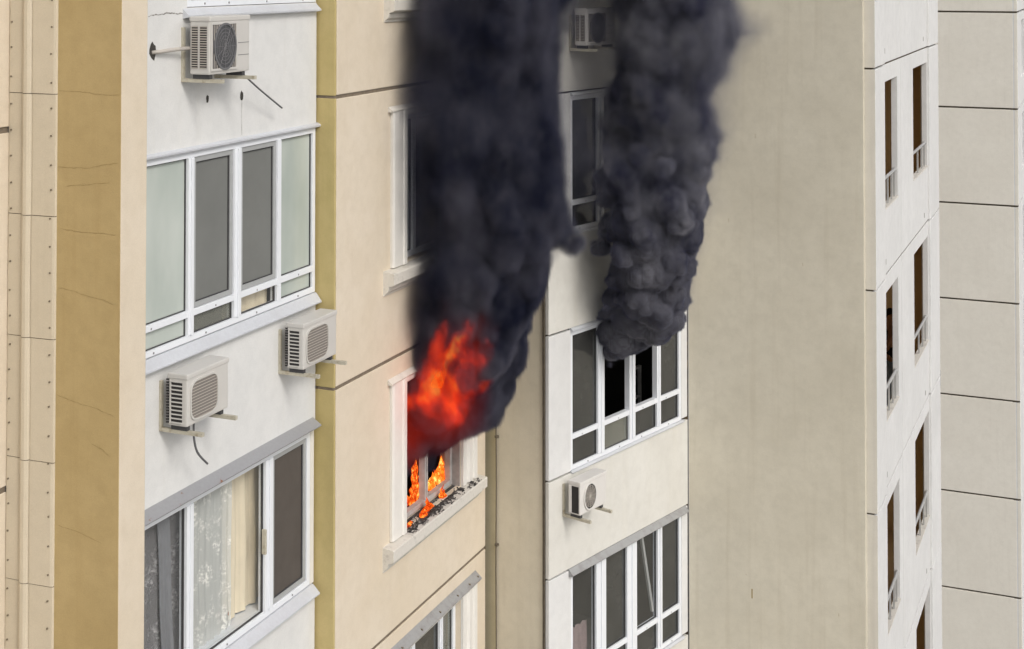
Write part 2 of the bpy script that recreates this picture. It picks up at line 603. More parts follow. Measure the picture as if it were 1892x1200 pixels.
def room(parent, fr, s0, s1, z0, z1, o, depth, material):
    """the room behind an opening: five inner faces"""
    mb = MB()
    y0, y1 = -o, -o + depth
    vs = [(s0, y0, z0), (s1, y0, z0), (s1, y0, z1), (s0, y0, z1), (s0, y1, z0), (s1, y1, z0), (s1, y1, z1), (s0, y1, z1)]
    mb.add(vs, [(4, 5, 6, 7), (0, 1, 5, 4), (3, 7, 6, 2), (0, 4, 7, 3), (1, 2, 6, 5)])
    return part('room', mb, material, parent, fr)


def window(parent, fr, s0, s1, z0, z1, off, mulls, trans, panes, fw=0.05, depth=0.07, sashes=(), sash_mat='frame_white',
           frame_mat='frame_white', caps=True, left_jamb=True):
    """frame with mullions [(a, b)], an optional transom (za, zb), panes[column] = (upper, lower) materials, None = open"""
    mb = MB()
    o1, o0 = off, off - depth
    if left_jamb:
        mb.box(s0, s0 + fw, o0, o1, z0, z1)
    mb.box(s1 - fw, s1, o0, o1, z0, z1)
    mb.box(s0 + (fw if left_jamb else 0), s1 - fw, o0, o1, z0, z0 + fw)
    mb.box(s0 + (fw if left_jamb else 0), s1 - fw, o0, o1, z1 - fw, z1)
    for a, b2 in mulls:
        mb.box(a, b2, o0, o1 + 0.006, z0 + fw, z1 - fw)
        if b2 - a > 0.07:                    # a double stile: a groove shows between its halves
            mb.box((a + b2) / 2 - 0.012, (a + b2) / 2 + 0.012, o1 + 0.006, o1 + 0.018, z0 + fw, z1 - fw)
    edges = [s0 + (fw if left_jamb else 0)] + [x for ab in mulls for x in ab] + [s1 - fw]
    cols = [(edges[i], edges[i + 1]) for i in range(0, len(edges), 2)]
    for i, (a, b2) in enumerate(cols):
        if trans and panes[i][1] != 'none':
            mb.box(a, b2, o0, o1 + 0.003, trans[0], trans[1])
    w = part('window', mb, frame_mat, parent, fr, bevel=0.004)
    for i, (a, b2) in enumerate(cols):
        cells = []
        if trans and panes[i][1] != 'none':
            cells = [(trans[1], z1 - fw, panes[i][0], i in sashes), (z0 + fw, trans[0], panes[i][1], False)]
        else:
            cells = [(z0 + fw, z1 - fw, panes[i][0], i in sashes)]
        for za, zb, pm, sash in cells:
            if pm is None:
                continue
            sw = 0.0
            if sash:
                sw = 0.045
                part('sash', MB().slab(a + 0.003, b2 - 0.003, za + 0.003, zb - 0.003, o1 - 0.012, 0.045, [(a + sw, b2 - sw, za + sw, zb - sw)]),
                     sash_mat, w, bevel=0.003)
            g = 0.008
            part('gasket', MB().slab(a + sw, b2 - sw, za + sw, zb - sw, o1 - 0.022, 0.02, [(a + sw + g, b2 - sw - g, za + sw + g, zb - sw - g)]), 'gasket', w)
            part('pane', MB().box(a + sw + 0.004, b2 - sw - 0.004, o1 - 0.040, o1 - 0.034, za + sw + 0.004, zb - sw - 0.004), pm, w)
    if caps:
        cb = MB()
        for a, b2 in cols:
            for zz in ([trans[0] + 0.02] if trans else []) + [z0 + fw * 0.45]:
                c = a + (b2 - a) * rng.uniform(0.25, 0.6)
                cb.disc(c, zz, 0.007, 0.009, o1, o1 + 0.006, 8)
        if cb.v:
            part('drain_cap', cb, 'cap_dark', w, kind='stuff')
    return w


# ------------------------------------------------------------------ ground
gm = MB()
gm.add([(-900, -900, 0), (900, -900, 0), (900, 900, 0), (-900, 900, 0)], [(0, 1, 2, 3)])
tag(link('ground', gm.mesh('ground', 'concrete')), kind='structure')

# ------------------------------------------------------------------ left block: white bay, cream front, ochre flank
CO = 0.19      # the cream front stands this far in front of the white bay
LB = block('apartment_block', 'cream apartment block with white bay, ochre flank and a burning window', 'building', FW[0], FW[1])
levels = [0.0, 16.50, L2, L1, L0, 27.554, TOP]
OP = (4.06, 5.50)                       # cream front window opening
for i in range(len(levels) - 1):
    za, zb = levels[i], levels[i + 1]
    holes = []
    if 1 <= i <= 4:
        holes = [(OP[0], OP[1], za + 0.935, za + 2.46)]
    part('wall_panel', MB().slab(2.672, 6.19, za + 0.018, zb - 0.018, CO, 0.26, holes), 'cream_render', LB, FW, bevel=0.008)
    part('return_panel', MB().slab(2.637, 2.668, za + 0.014, zb - 0.014, CO - 0.004, 0.30), 'olive_render', LB, FW, bevel=0.004)
    if i:
        part('joint', MB().box(2.645, 6.185, CO - 0.2, CO - 0.012, za - 0.03, za + 0.03), 'joint_filler', LB, FW)
# pilaster left of the bay and its ochre flank
part('pilaster', MB().slab(-0.57, -0.256, 0, TOP, CO, 0.3), 'cream_render', LB, FW, bevel=0.01)
part('flank_wall', MB().slab(-0.60, -0.004, 0, TOP, 0.003, 0.25), 'ochre_render', LB, FA)
ck = MB()
for (za, dz, sa, sb) in ((25.08, -0.02, -0.58, -0.02), (24.50, 0.05, -0.58, -0.03), (24.36, 0.04, -0.5, -0.1), (24.03, -0.02, -0.56, -0.05), (23.58, -0.08, -0.57, -0.06),
                         (22.78, -0.11, -0.58, -0.04), (22.45, -0.08, -0.25, -0.08), (21.80, -0.09, -0.57, -0.15), (20.85, -0.10, -0.5, -0.05)):
    crack(ck, [(sa, za), ((sa + sb) / 2, za + dz * 0.35), (sb, za + dz)], 0.0045, 0.004)
part('crack', ck, 'crack_line', LB, FA, kind='stuff')

# white bay: bands of wall between the windows
WS = -0.42
for (za, zb, holes) in ((0.0, 20.12, []), (21.70, 22.86, []), (24.535, 27.0, [(0.523, 2.612, 25.69, 26.99)]), (27.03, TOP, [])):
    part('bay_panel', MB().slab(WS, 2.612, za, zb, 0.0, 0.18, holes), 'white_render', LB, FW, bevel=0.006)
part('bay_seam', MB().box(2.60, 2.64, -0.2, -0.035, 0, TOP), 'seam_rust', LB, FW)
# windows of the bay
window(LB, FW, WS, 2.605, 22.945, 24.50, -0.004, [(0.555, 0.637), (1.229, 1.338), (1.926, 1.99)], (23.145, 23.20),
       [('pane_frosted', 'pane_frosted'), ('mesh_grey', 'pane_dusty'), ('mesh_grey', 'pane_clear'), ('pane_frosted', 'pane_frosted')],
       sashes=(1, 2), sash_mat='frame_grey')
window(LB, FW, WS, 2.535, 20.215, 21.66, -0.01, [(0.565, 0.66), (1.755, 1.882)], None,
       [('pane_clear', None), ('pane_clear', None), ('mesh_brown', None)], fw=0.055, sashes=(2,), sash_mat='frame_grey')
window(LB, FW, 0.527, 2.608, 25.695, 26.985, -0.004, [(0.974, 1.023), (1.45, 1.528), (2.073, 2.13)], (25.92, 25.97),
       [('pane_dusty', 'pane_dusty'), ('pane_dark', 'pane_dusty'), ('pane_dark', 'pane_dark'), ('pane_frosted', 'pane_frosted')], fw=0.055)
part('jamb_strip', MB().box(2.54, 2.606, -0.16, -0.01, 20.21, 21.66), 'casing', LB, FW, bevel=0.004)
part('latch', MB().box(1.70, 1.722, -0.012, 0.03, 20.80, 21.02), 'bracket_paint', LB, FW, bevel=0.006)
# ledges and sills of the bay
part('lintel', MB().ledge([(-0.02, 24.505), (0.03, 24.505), (0.035, 24.512), (0.035, 24.528), (0.0, 24.545), (-0.02, 24.545)], WS, 2.64), 'sill_metal', LB, FW, bevel=0.003)
part('window_sill', MB().ledge([(-0.05, 22.86), (0.004, 22.86), (0.06, 22.845), (0.06, 22.86), (0.0, 22.935), (-0.05, 22.942)], WS, 2.62), 'sill_metal', LB, FW, bevel=0.003)
part('lintel', MB().ledge([(-0.03, 21.665), (0.003, 21.675), (0.095, 21.700), (0.10, 21.712), (0.006, 21.772), (-0.03, 21.775)], WS, 2.56), 'ledge_rust', LB, FW, bevel=0.003)
part('window_sill', MB().ledge([(-0.05, 20.10), (0.004, 20.10), (0.075, 20.12), (0.075, 20.135), (0.0, 20.205), (-0.05, 20.21)], WS, 2.58), 'sill_metal', LB, FW, bevel=0.003)
part('window_sill', MB().ledge([(-0.05, 25.60), (0.004, 25.60), (0.06, 25.612), (0.06, 25.628), (0.0, 25.685), (-0.05, 25.69)], 0.46, 2.60), 'sill_metal', LB, FW, bevel=0.003)
# rooms behind
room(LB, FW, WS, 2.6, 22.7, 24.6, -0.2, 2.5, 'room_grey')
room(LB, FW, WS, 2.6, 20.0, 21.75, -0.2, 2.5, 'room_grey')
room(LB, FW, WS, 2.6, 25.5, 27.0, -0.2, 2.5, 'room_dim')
# chipped holes, a crack and old stains on the white wall
hb = MB()
for (s, z, rx, rz) in ((0.061, 25.356, 0.045, 0.075), (0.814, 24.918, 0.022, 0.038), (1.328, 24.90, 0.026, 0.045)):
    k = 11
    prof = [(s + rx * math.cos(6.283 * i / k) * rng.uniform(0.7, 1.15), z + rz * math.sin(6.283 * i / k) * rng.uniform(0.75, 1.15)) for i in range(k)]
    hb.add([(x, -0.0015, zz) for x, zz in prof], [tuple(range(k))])
part('chipped_hole', hb, 'hole_dark', LB, FW, kind='stuff')
ck = MB()
crack(ck, [(0.0, 25.63), (0.2, 25.637), (0.50, 25.632)], 0.0015, 0.012, 0.02)
crack(ck, [(1.331, 24.86), (1.333, 24.56)], 0.0015, 0.006, 0.004)
part('crack', ck, 'crack_grey', LB, FW, kind='stuff')

# cream front windows
SILL = [(-0.05, -0.255), (0.012, -0.255), (0.02, -0.235), (0.05, -0.21), (0.062, -0.175), (0.06, -0.16), (0.10, -0.15), (0.125, -0.135), (0.125, -0.03), (0.118, -0.022), (-0.05, 0.0)]


def cas_prof(a, b2, o):
    w = b2 - a
    return [(a, o), (a, o + 0.03), (a + 0.22 * w, o + 0.034), (a + 0.27 * w, o + 0.02), (a + 0.36 * w, o + 0.02), (a + 0.41 * w, o + 0.045),
            (a + 0.62 * w, o + 0.045), (a + 0.67 * w, o + 0.025), (a + 0.76 * w, o + 0.025), (a + 0.80 * w, o + 0.05), (b2 - 0.012, o + 0.05), (b2, o + 0.04), (b2, o)]


for k, zs in enumerate((20.20, 22.964, 25.728, 17.436)):
    zt = zs + 1.525
    po = CO + 0.002
    p = MB().upright([(3.77, po), (3.77, po + 0.028), (3.80, po + 0.04), (3.98, po + 0.04), (3.99, po + 0.055), (4.05, po + 0.055), (4.058, po + 0.045), (4.058, po)], zs - 0.002, zt + 0.06)
    part('window_casing', p, 'casing', LB, FW)
    part('window_casing', MB().upright(cas_prof(5.502, 5.86, po), zs - 0.002, zt + 0.06), 'casing', LB, FW)
    part('window_casing', MB().ledge([(po, zt + 0.002), (po + 0.03, zt + 0.002), (po + 0.04, zt + 0.02), (po + 0.04, zt + 0.058), (po, zt + 0.058)], 4.06, 5.50), 'casing', LB, FW)
    part('window_sill', MB().ledge([(po + o, zs - 0.004 + z) for o, z in SILL], 3.62, 5.96), 'sill_stone' if k else 'sill_sooty', LB, FW, bevel=0.003)
    hd = [(po, zt + 0.062), (po + 0.05, zt + 0.062), (po + 0.055, zt + 0.075), (po, zt + 0.115)]
    if k == 3:
        hd = [(po, zt + 0.065), (po + 0.08, zt + 0.062), (po + 0.085, zt + 0.075), (po, zt + 0.15)]
    part('lintel', MB().ledge(hd, 3.72, 5.90), 'ledge_metal' if k == 3 else 'sill_stone', LB, FW)
    if k == 3:
        rv = MB()
        for s in (3.95, 4.4, 4.85, 5.3, 5.62, 5.85):
            rv.disc(s, zt + 0.105, 0.010, 0.010, po + 0.03, po + 0.066, 8)
        part('bolt', rv, 'rivet', LB, FW, kind='stuff')
    if k == 0:
        for (s0, s1) in ((4.06, 4.085), (5.485, 5.50)):
            part('jamb', MB().box(s0 - 0.004, s1, CO - 0.24, CO - 0.008, zs, zt), 'jamb_sooty', LB, FW)
        w = window(LB, FW, 4.075, 5.487, zs + 0.015, zt, CO - 0.10, [(4.78, 4.855)], None, [(None, None), (None, None)], fw=0.055, frame_mat='sash_sooty', caps=False)
    else:
        window(LB, FW, 4.065, 5.495, zs + 0.01, zt - 0.004, CO - 0.06, [(4.40, 4.47), (5.08, 5.16)], None,
               [('pane_frosted', None), ('pane_dark', None), ('pane_dusty', None)], fw=0.06)
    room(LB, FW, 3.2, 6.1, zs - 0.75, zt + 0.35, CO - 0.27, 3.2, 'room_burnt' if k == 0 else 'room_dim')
# seam at the end of the cream front
part('seam', MB().box(6.19, 6.235, -0.12, CO - 0.02, 0, TOP), 'seam_rust', LB, FW)

# ------------------------------------------------------------------ expansion joint covers and the next front, far left
NB = block('neighbouring_block', 'cream wall front beyond the riveted joint cover, cut by the picture edge', 'building', FL[0], FL[1])
for i in range(len(levels) - 1):
    part('wall_panel', MB().slab(-4.0, 0.0, levels[i] - 0.02 + (0.018 if i else 0), levels[i + 1] - 0.05, 0.0, 0.25), 'cream_render', NB, FL, bevel=0.006)
    if i:
        part('joint', MB().box(-4.0, -0.005, -0.2, -0.012, levels[i] - 0.07, levels[i] + 0.02), 'joint_filler', NB, FL)
part('backing_wall', MB().slab(-1.06, -0.605, 0, TOP, -0.03, 0.2), 'ochre_render', NB, FA)
zz = 25.05 + 6 * 0.93
cover_levels = []
while zz > 17:
    cover_levels.append(zz)
    zz -= 0.93
for i in range(len(cover_levels) - 1):
    zb, za = cover_levels[i], cover_levels[i + 1]
    lift = 0.004 if i % 2 else 0.0
    prof = [(-1.055, -0.02), (-1.055, 0.012), (-1.04, 0.016 + lift), (-0.915, 0.016 + lift), (-0.905, 0.024), (-0.895, 0.045), (-0.875, 0.056), (-0.845, 0.056), (-0.825, 0.045),
            (-0.815, 0.024), (-0.812, 0.03 + lift), (-0.80, 0.032 + lift), (-0.615, 0.022 + lift), (-0.598, 0.020), (-0.592, 0.004), (-0.592, -0.02)]
    part('joint_cover', MB().upright(prof, za + 0.006, zb + 0.0), 'cover_sheet', NB, FA)
    part('cover_edge', MB().upright([(s, o - 0.006) for s, o in prof], za - 0.004, za + 0.006), 'joint_dark', NB, FA)
rv = MB()
z = 27.0
while z > 18:
    rv.disc(-0.632 + rng.uniform(-.004, .004), z + rng.uniform(-.015, .015), 0.0065, 0.0075, 0.024, 0.034, 8)
    rv.disc(-1.022 + rng.uniform(-.004, .004), z + 0.04 + rng.uniform(-.015, .015), 0.0065, 0.0075, 0.018, 0.028, 8)
    z -= 0.206
part('rivet', rv, 'rivet', NB, FA, kind='stuff')

# ------------------------------------------------------------------ angled bay block in the middle, with the blank beige wall
MBK = block('apartment_block', 'beige apartment block with an angled bay of white panels and one smoking window', 'building', FM[0], FM[1])
part('flank_wall', MB().slab(-0.77, -0.062, 0, TOP, 0.0, 0.25), 'beige_flank_lightened', MBK, FS)
part('return_panel', MB().slab(-1.15, -0.772, 0, TOP, -0.004, 0.2), 'corner_cream', MBK, FS)
part('blank_wall', MB().slab(0.012, 2.262, 0, TOP, 0.0, 0.3), 'beige_render', MBK, FB)
part('core_wall', MB().slab(-0.02, 3.0, 0, TOP, -0.055 - 0.0, 0.02, [(0.42, 2.98, 20.16, 21.83), (0.42, 2.98, 22.92, 24.56), (0.42, 2.98, 17.40, 19.07)]), 'joint_dark', MBK, FM)
# spandrel panels, pilaster panels; storeys k: window bottom / top
for (zb, zt, znext) in ((22.935, 24.545, 27.55), (20.175, 21.795, 22.935), (17.41, 19.035, 20.175)):
    part('wall_panel', MB().slab(0.0, 0.425, zb + 0.012, zt + 0.02, 0.0, 0.05), 'tower_white', MBK, FM, bevel=0.005)
    part('casing_strip', MB().slab(2.862, 3.005, zb + 0.03, zt + 0.02, -0.006, 0.05), 'tower_white', MBK, FM, bevel=0.004)
    part('wall_panel', MB().slab(0.0, 3.005, zt + 0.043, znext - 0.012, 0.0, 0.05), 'white_panel', MBK, FM, bevel=0.005)
part('wall_panel', MB().slab(0.0, 3.005, 14.0, 17.398, 0.0, 0.05), 'white_panel', MBK, FM, bevel=0.005)
part('wall_panel', MB().slab(0.0, 3.005, 0.0, 13.98, 0.0, 0.05), 'white_panel', MBK, FM, bevel=0.005)
part('wall_panel', MB().slab(0.0, 3.005, 27.56, TOP, 0.0, 0.05), 'white_panel', MBK, FM, bevel=0.005)
part('seam', MB().box(3.006, 3.03, -0.1, -0.01, 0, TOP), 'seam_rust', MBK, FM)
# window 1 (behind smoke), window 2 (smoking), window 3
window(MBK, FM, 0.43, 2.862, 22.945, 24.525, -0.012, [(0.985, 1.12), (1.66, 1.795), (2.287, 2.376)], (23.25, 23.31),
       [('pane_dark', 'pane_dark'), ('pane_dark', 'pane_dark'), ('pane_dark', 'pane_dark'), ('pane_dark', 'pane_dark')])
window(MBK, FM, 0.43, 2.862, 20.19, 21.79, -0.012, [(0.99, 1.125), (1.662, 1.794), (2.287, 2.376)], (20.54, 20.60),
       [('pane_dark', 'pane_dark'), (None, 'pane_dusty'), (None, 'pane_dark'), ('pane_dark', 'pane_dark')])
w3 = window(MBK, FM, 0.43, 2.862, 17.43, 19.03, -0.012, [(0.95, 1.153), (1.605, 1.82), (2.294, 2.401)], (17.80, 17.86),
            [('pane_clear', 'pane_clear'), ('pane_dark', 'pane_dark'), ('pane_clear', 'pane_dark'), ('pane_dark', 'pane_dark')])
part('sash', MB().add([(x, -o, z) for x, o, z in ((2.05, -0.10, 18.96), (2.09, -0.10, 18.96), (2.29, -0.06, 17.93), (2.25, -0.06, 17.93), (2.05, -0.13, 18.96), (2.09, -0.13, 18.96), (2.29, -0.09, 17.93), (2.25, -0.09, 17.93))],
                      [(0, 1, 2, 3), (7, 6, 5, 4), (0, 4, 5, 1), (1, 5, 6, 2), (2, 6, 7, 3), (3, 7, 4, 0)]), 'frame_grey', w3)
part('lintel', MB().ledge([(-0.03, 18.985), (0.004, 18.99), (0.06, 19.005), (0.065, 19.015), (0.004, 19.075), (-0.03, 19.075)], 0.38, 2.94), 'ledge_metal', MBK, FM, bevel=0.002)
part('lintel', MB().ledge([(-0.03, 21.795), (0.03, 21.795), (0.03, 21.815), (0.0, 21.835), (-0.03, 21.835)], 0.43, 3.0), 'sill_metal', MBK, FM, bevel=0.002)
part('lintel', MB().ledge([(-0.03, 24.53), (0.03, 24.53), (0.03, 24.55), (0.0, 24.57), (-0.03, 24.57)], 0.43, 3.0), 'sill_metal', MBK, FM, bevel=0.002)
for z in (20.165, 22.92, 17.40):
    part('window_sill', MB().ledge([(-0.04, z - 0.005), (0.018, z - 0.005), (0.022, z + 0.004), (0.0, z + 0.022), (-0.04, z + 0.024)], 0.43, 2.9), 'sill_metal', MBK, FM)
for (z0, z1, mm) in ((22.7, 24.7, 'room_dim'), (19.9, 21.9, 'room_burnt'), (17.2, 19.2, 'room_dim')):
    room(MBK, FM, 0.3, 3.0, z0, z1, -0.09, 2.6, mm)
# faint marks on the blank wall
ck = MB()
for (s, z, dz) in ((0.55, 22.8, 0.05), (1.5, 22.3, 0.04), (0.9, 23.9, 0.05), (0.76, 18.30, 0.0), (1.93, 18.0, 0.05)):
    crack(ck, [(s, z), (s + 0.004, z - max(dz, 0.02))], 0.0015, 0.006, 0.003)
ck.add([(0.83, -0.0015, 18.0), (0.845, -0.0015, 18.0), (0.845, -0.0015, 18.12), (0.83, -0.0015, 18.12)], [(0, 1, 2, 3)])
part('chip_mark', ck, 'crack_line', MBK, FB, kind='stuff')

# cable up the inner corner
cb = tag(link('wall_cable', None, None, (FS[0], FS[1], 0), FS[2]), 'thin dark cable clipped up the inner corner beside the burning window', 'cable')
pts = [(-0.752 + 0.004 * math.sin(i * 1.7), 0.022, 14.0 + i * 0.5) for i in range(33)]
part('conductor', MB().tube(pts, 0.0075, 6), 'cable_dark', cb)
for z in (19.30, 20.55, 21.8, 18.05):
    part('clip', MB().box(-0.765, -0.728, -0.002, 0.036, z - 0.014, z + 0.014), 'cable_dark', cb, bevel=0.003)

# ------------------------------------------------------------------ stair tower on the right
TB = block('stair_tower', 'white stair tower with pairs of narrow unglazed openings and short railings', 'building', FT[0], FT[1])
part('seam', MB().box(-0.15, -0.118, -0.1, -0.012, 0, TOP), 'joint_dark', TB, FTS)
tl = [0.0, 13.72, 16.475, 19.235, 22.0, 24.765, 27.53, TOP]
OUT = 0.035
for i in range(len(tl) - 1):
    za, zb = tl[i] + 0.012, tl[i + 1] - 0.012
    op = 2 <= i <= 5 or i == 1
    oz = (tl[i + 1] - 1.91, tl[i + 1] - 0.24)
    part('flank_panel', MB().slab(-0.118, 0.031, za, zb, 0.004, 0.006), 'tower_side', TB, FTS)
    part('wall_panel', MB().slab(0.0, 0.80, za, zb, OUT, 0.16), 'tower_white', TB, FT, bevel=0.01)
    part('wall_panel', MB().slab(0.803, 2.495, za, zb, 0.0, 0.085, [(0.88, 2.18, *oz)] if op else []), 'tower_white', TB, FT, bevel=0.005)
    part('wall_panel', MB().slab(2.52, 5.56, za, zb, 0.0, 0.085, [(3.83, 5.52, *oz)] if op else []), 'tower_white', TB, FT, bevel=0.005)
    part('wall_panel', MB().slab(5.563, 6.80, za, zb, OUT, 0.14), 'tower_white', TB, FT, bevel=0.01)
    if i:
        part('joint', MB().box(0.012, 6.78, -0.12, -0.012, tl[i] - 0.02, tl[i] + 0.02), 'joint_dark', TB, FT)
    part('joint', MB().box(2.49, 2.525, -0.08, -0.012, za, zb), 'joint_filler', TB, FT)
    if op:
        for (a, b2) in ((0.88, 2.18), (3.83, 5.52)):
            zr = oz[0] + 0.385
            rl = part('railing', MB().tube([(a + 0.005, -0.035, zr), (b2 - 0.005, -0.035, zr)], 0.022, 8), 'rail_paint', TB, FT)
            for s in (a + 0.16, a + (b2 - a) * 0.45, a + (b2 - a) * 0.72, b2 - 0.12):
                part('baluster', MB().box(s - 0.012, s + 0.012, -0.047, -0.023, oz[0] + 0.002, zr - 0.02), 'rail_paint', rl)
            part('opening_sill', MB().box(a, b2, -0.083, 0.008, oz[0] + 0.001, oz[0] + 0.02), 'sill_stone', TB, FT)
        for (s, z) in ((1.02, tl[i] + 0.17), (5.08, tl[i] + 0.15)):
            part('weep_hole', MB().box(s - 0.02, s + 0.02, 0.001, 0.004, z - 0.035, z + 0.035), 'crack_grey', TB, FT)
        room(TB, FT, 0.4, 6.7, tl[i] + 0.02, tl[i + 1] + 0.1, -0.09, 2.4, 'stair_wall')
for z in (19.16, 15.96):
    part('cable_box', MB().box(6.80, 6.90, -0.02, 0.03, z - 0.13, z + 0.13), 'rail_paint', TB, FT, bevel=0.01)

# ------------------------------------------------------------------ far panelled block at the right edge
RB = block('panel_block', 'distant pale grey block of stacked wall panels at the picture edge', 'building', FR[0], FR[1])
rl_ = [24.807 - 2.727 * k for k in range(-2, 10)]
for k in range(len(rl_) - 1):
    zb, za = rl_[k], rl_[k + 1]
    part('wall_panel', MB().slab(-3.2, 2.095, za + 0.025, zb - 0.025, 0.0, 0.2), 'far_panel', RB, FR, bevel=0.012)
    part('corner_panel', MB().slab(2.12, 2.215, za + 0.025, zb - 0.025, 0.0, 0.2), 'far_panel', RB, FR, bevel=0.012)
    part('wall_panel', MB().slab(0.003, 14.0, za + 0.025, zb - 0.025, 0.0, 0.2, [(1.75, 3.1, zb - 1.93, zb - 0.28)]), 'tower_white', RB, FRF, bevel=0.012)
    window(RB, FRF, 1.76, 3.09, zb - 1.92, zb - 0.29, -0.10, [(2.4, 2.46)], None, [('pane_dark', None), ('pane_dark', None)], fw=0.07, caps=False)
    room(RB, FRF, 1.6, 3.4, zb - 2.1, zb - 0.2, -0.21, 1.6, 'room_dim')
part('joint', MB().box(-3.2, 2.2, -0.2, -0.05, 0, TOP), 'joint_dark', RB, FR)
part('joint', MB().box(0.01, 1.5, -0.2, -0.05, 0, TOP), 'joint_dark', RB, FRF)
part('joint', MB().box(3.5, 13.9, -0.2, -0.05, 0, TOP), 'joint_dark', RB, FRF)


# ------------------------------------------------------------------ air conditioners
def aircon(fr, s, z, w, h, o0, o1, style, label, arm, shell='ac_shell', tilt=0.0):
    p = wpt(fr, s, 0, z)
    t = tag(link('air_conditioner', None, None, p, fr[2]), label, 'air conditioner', 'outdoor air conditioner units on the facades')
    body = part('body', MB().box(0, w, o0, o1, 0.0, h), shell, t, bevel=0.014)
    part('lid', MB().box(-0.006, w + 0.006, o0 - 0.004, o1 + 0.006, h - 0.035, h + 0.008), shell, t, bevel=0.010)
    d = o1 - o0
    # near side: air intake behind louvres
    if style == 'louvre':
        nsl = 10
        part('intake', MB().box(-0.004, 0.0, o0 + 0.012, o1 - 0.045, 0.03, h - 0.055), 'ac_dark', t)
        for k in range(nsl + 1):
            zz = 0.03 + (h - 0.085) * k / nsl
            part('louvre', MB().box(-0.011, -0.003, o0 + 0.03, o1 - 0.042, zz - 0.0045, zz + 0.0045), shell, t)
        part('louvre_post', MB().box(-0.011, -0.003, o0 + 0.022, o0 + 0.034, 0.02, h - 0.045), shell, t)
        fins = MB()
        for k in range(16):
            zz = 0.02 + (h - 0.07) * k / 15
            fins.box(-0.008, 0.0, o0 - 0.012, o0 + 0.010, zz, zz + 0.012)
        part('coil_fin', fins, 'ac_dark', t, kind='stuff')
    elif style == 'fine':
        for (a, b2) in ((0.10, 0.40), (0.52, 0.86)):
            part('intake', MB().box(-0.003, 0.0, o0 + d * a, o0 + d * b2, 0.05, h - 0.07), 'ac_dark', t)
            sl = MB()
            for k in range(18):
                zz = 0.055 + (h - 0.13) * k / 17
                sl.box(-0.006, -0.002, o0 + d * a, o0 + d * b2, zz - 0.004, zz + 0.004)
            part('louvre', sl, 'ac_wire', t, kind='stuff')
    else:
        part('intake', MB().box(-0.004, 0.0, o0 + 0.05, o1 - 0.02, 0.02, h - 0.05), 'ac_dark', t)
        part('louvre_post', MB().box(-0.01, 0.0, o0 + 0.01, o0 + 0.045, 0.02, h - 0.05), shell, t, bevel=0.003)
    # front: fan behind its guard
    if style == 'louvre':
        cx, cz, rx, rz = w * 0.40, h * 0.47, w * 0.335, h * 0.40
        part('fan_opening', MB().disc(cx, cz, rx - 0.004, rz - 0.004, o1, o1 + 0.003, 40, 4.5), 'ac_backing', t)
        g = part('fan_guard', MB().ring(cx, cz, rx, rz, 0.012, o1, o1 + 0.012, 40, 4.5), shell, t)
        for k in range(13):
            zz = cz - rz * 0.9 + rz * 1.8 * k / 12
            q = max(0.0, 1 - abs((zz - cz) / rz) ** 4.5) ** (1 / 4.5)
            part('guard_wire', MB().box(cx - (rx - 0.01) * q, cx + (rx - 0.01) * q, o1 + 0.004, o1 + 0.009, zz - 0.0022, zz + 0.0022), 'ac_wire', g)
    else:
        cx, cz, rr = w * 0.36, h * 0.48, h * 0.40
        rx = rr * (0.82 if style == 'fine' else 0.80)
        if style == 'fine':
            part('fan_opening', MB().box(w * 0.03, w * 0.66, o1, o1 + 0.003, h * 0.07, h * 0.90), 'ac_fan', t)
            part('front_rim', MB().slab(w * 0.02, w * 0.67, h * 0.06, h * 0.91, o1 + 0.010, 0.010, [(w * 0.05, w * 0.64, h * 0.10, h * 0.87)]), shell, t, bevel=0.002)
            vb = MB()
            for k in range(15):
                xx = w * (0.06 + 0.57 * k / 14)
                vb.box(xx - 0.0025, xx + 0.0025, o1 + 0.003, o1 + 0.007, h * 0.1, h * 0.87)
            part('guard_wire', vb, 'ac_wire', t, kind='stuff')
            part('panel_line', MB().box(w * 0.70, w * 0.98, o1, o1 + 0.002, h * 0.52, h * 0.53), 'ac_wire_dark', t)
            part('panel_line', MB().box(w * 0.70, w * 0.98, o1, o1 + 0.002, h * 0.30, h * 0.31), 'ac_wire_dark', t)
        part('fan', MB().disc(cx, cz, rx, rr, o1 + 0.004, o1 + 0.008, 36), 'ac_dark' if style != 'fine' else 'ac_fan', t)
        g = part('fan_guard', MB().ring(cx, cz, rx + 0.008, rr + 0.008, 0.016, o1, o1 + 0.016, 36), shell if style != 'fine' else 'ac_wire_dark', t)
        for k in range(5):
            q = 0.16 + 0.16 * k
            part('guard_wire', MB().ring(cx, cz, rx * q, rr * q, 0.005, o1 + 0.008, o1 + 0.012, 28), 'ac_wire_dark' if style == 'fine' else 'ac_wire', g)
        for k in range(6):
            a = math.pi * k / 6
            part('guard_wire', MB().tube([(cx - rx * math.cos(a), o1 + 0.011, cz - rr * math.sin(a)), (cx + rx * math.cos(a), o1 + 0.011, cz + rr * math.sin(a))], 0.0025, 5), 'ac_wire_dark' if style == 'fine' else 'ac_wire', g)
    # wall brackets
    for x in (0.02, w - 0.09):
        bk = part('bracket', MB().box(x, x + 0.03, 0.001, 0.022, -0.065, h * 0.82).box(x, x + 0.032, 0.0225, arm, -0.065, -0.035), 'bracket_paint', t)
        part('foot', MB().box(x - 0.004, x + 0.036, o0 + 0.02, o1 - 0.01, -0.034, -0.001), 'gasket', t)
    return t


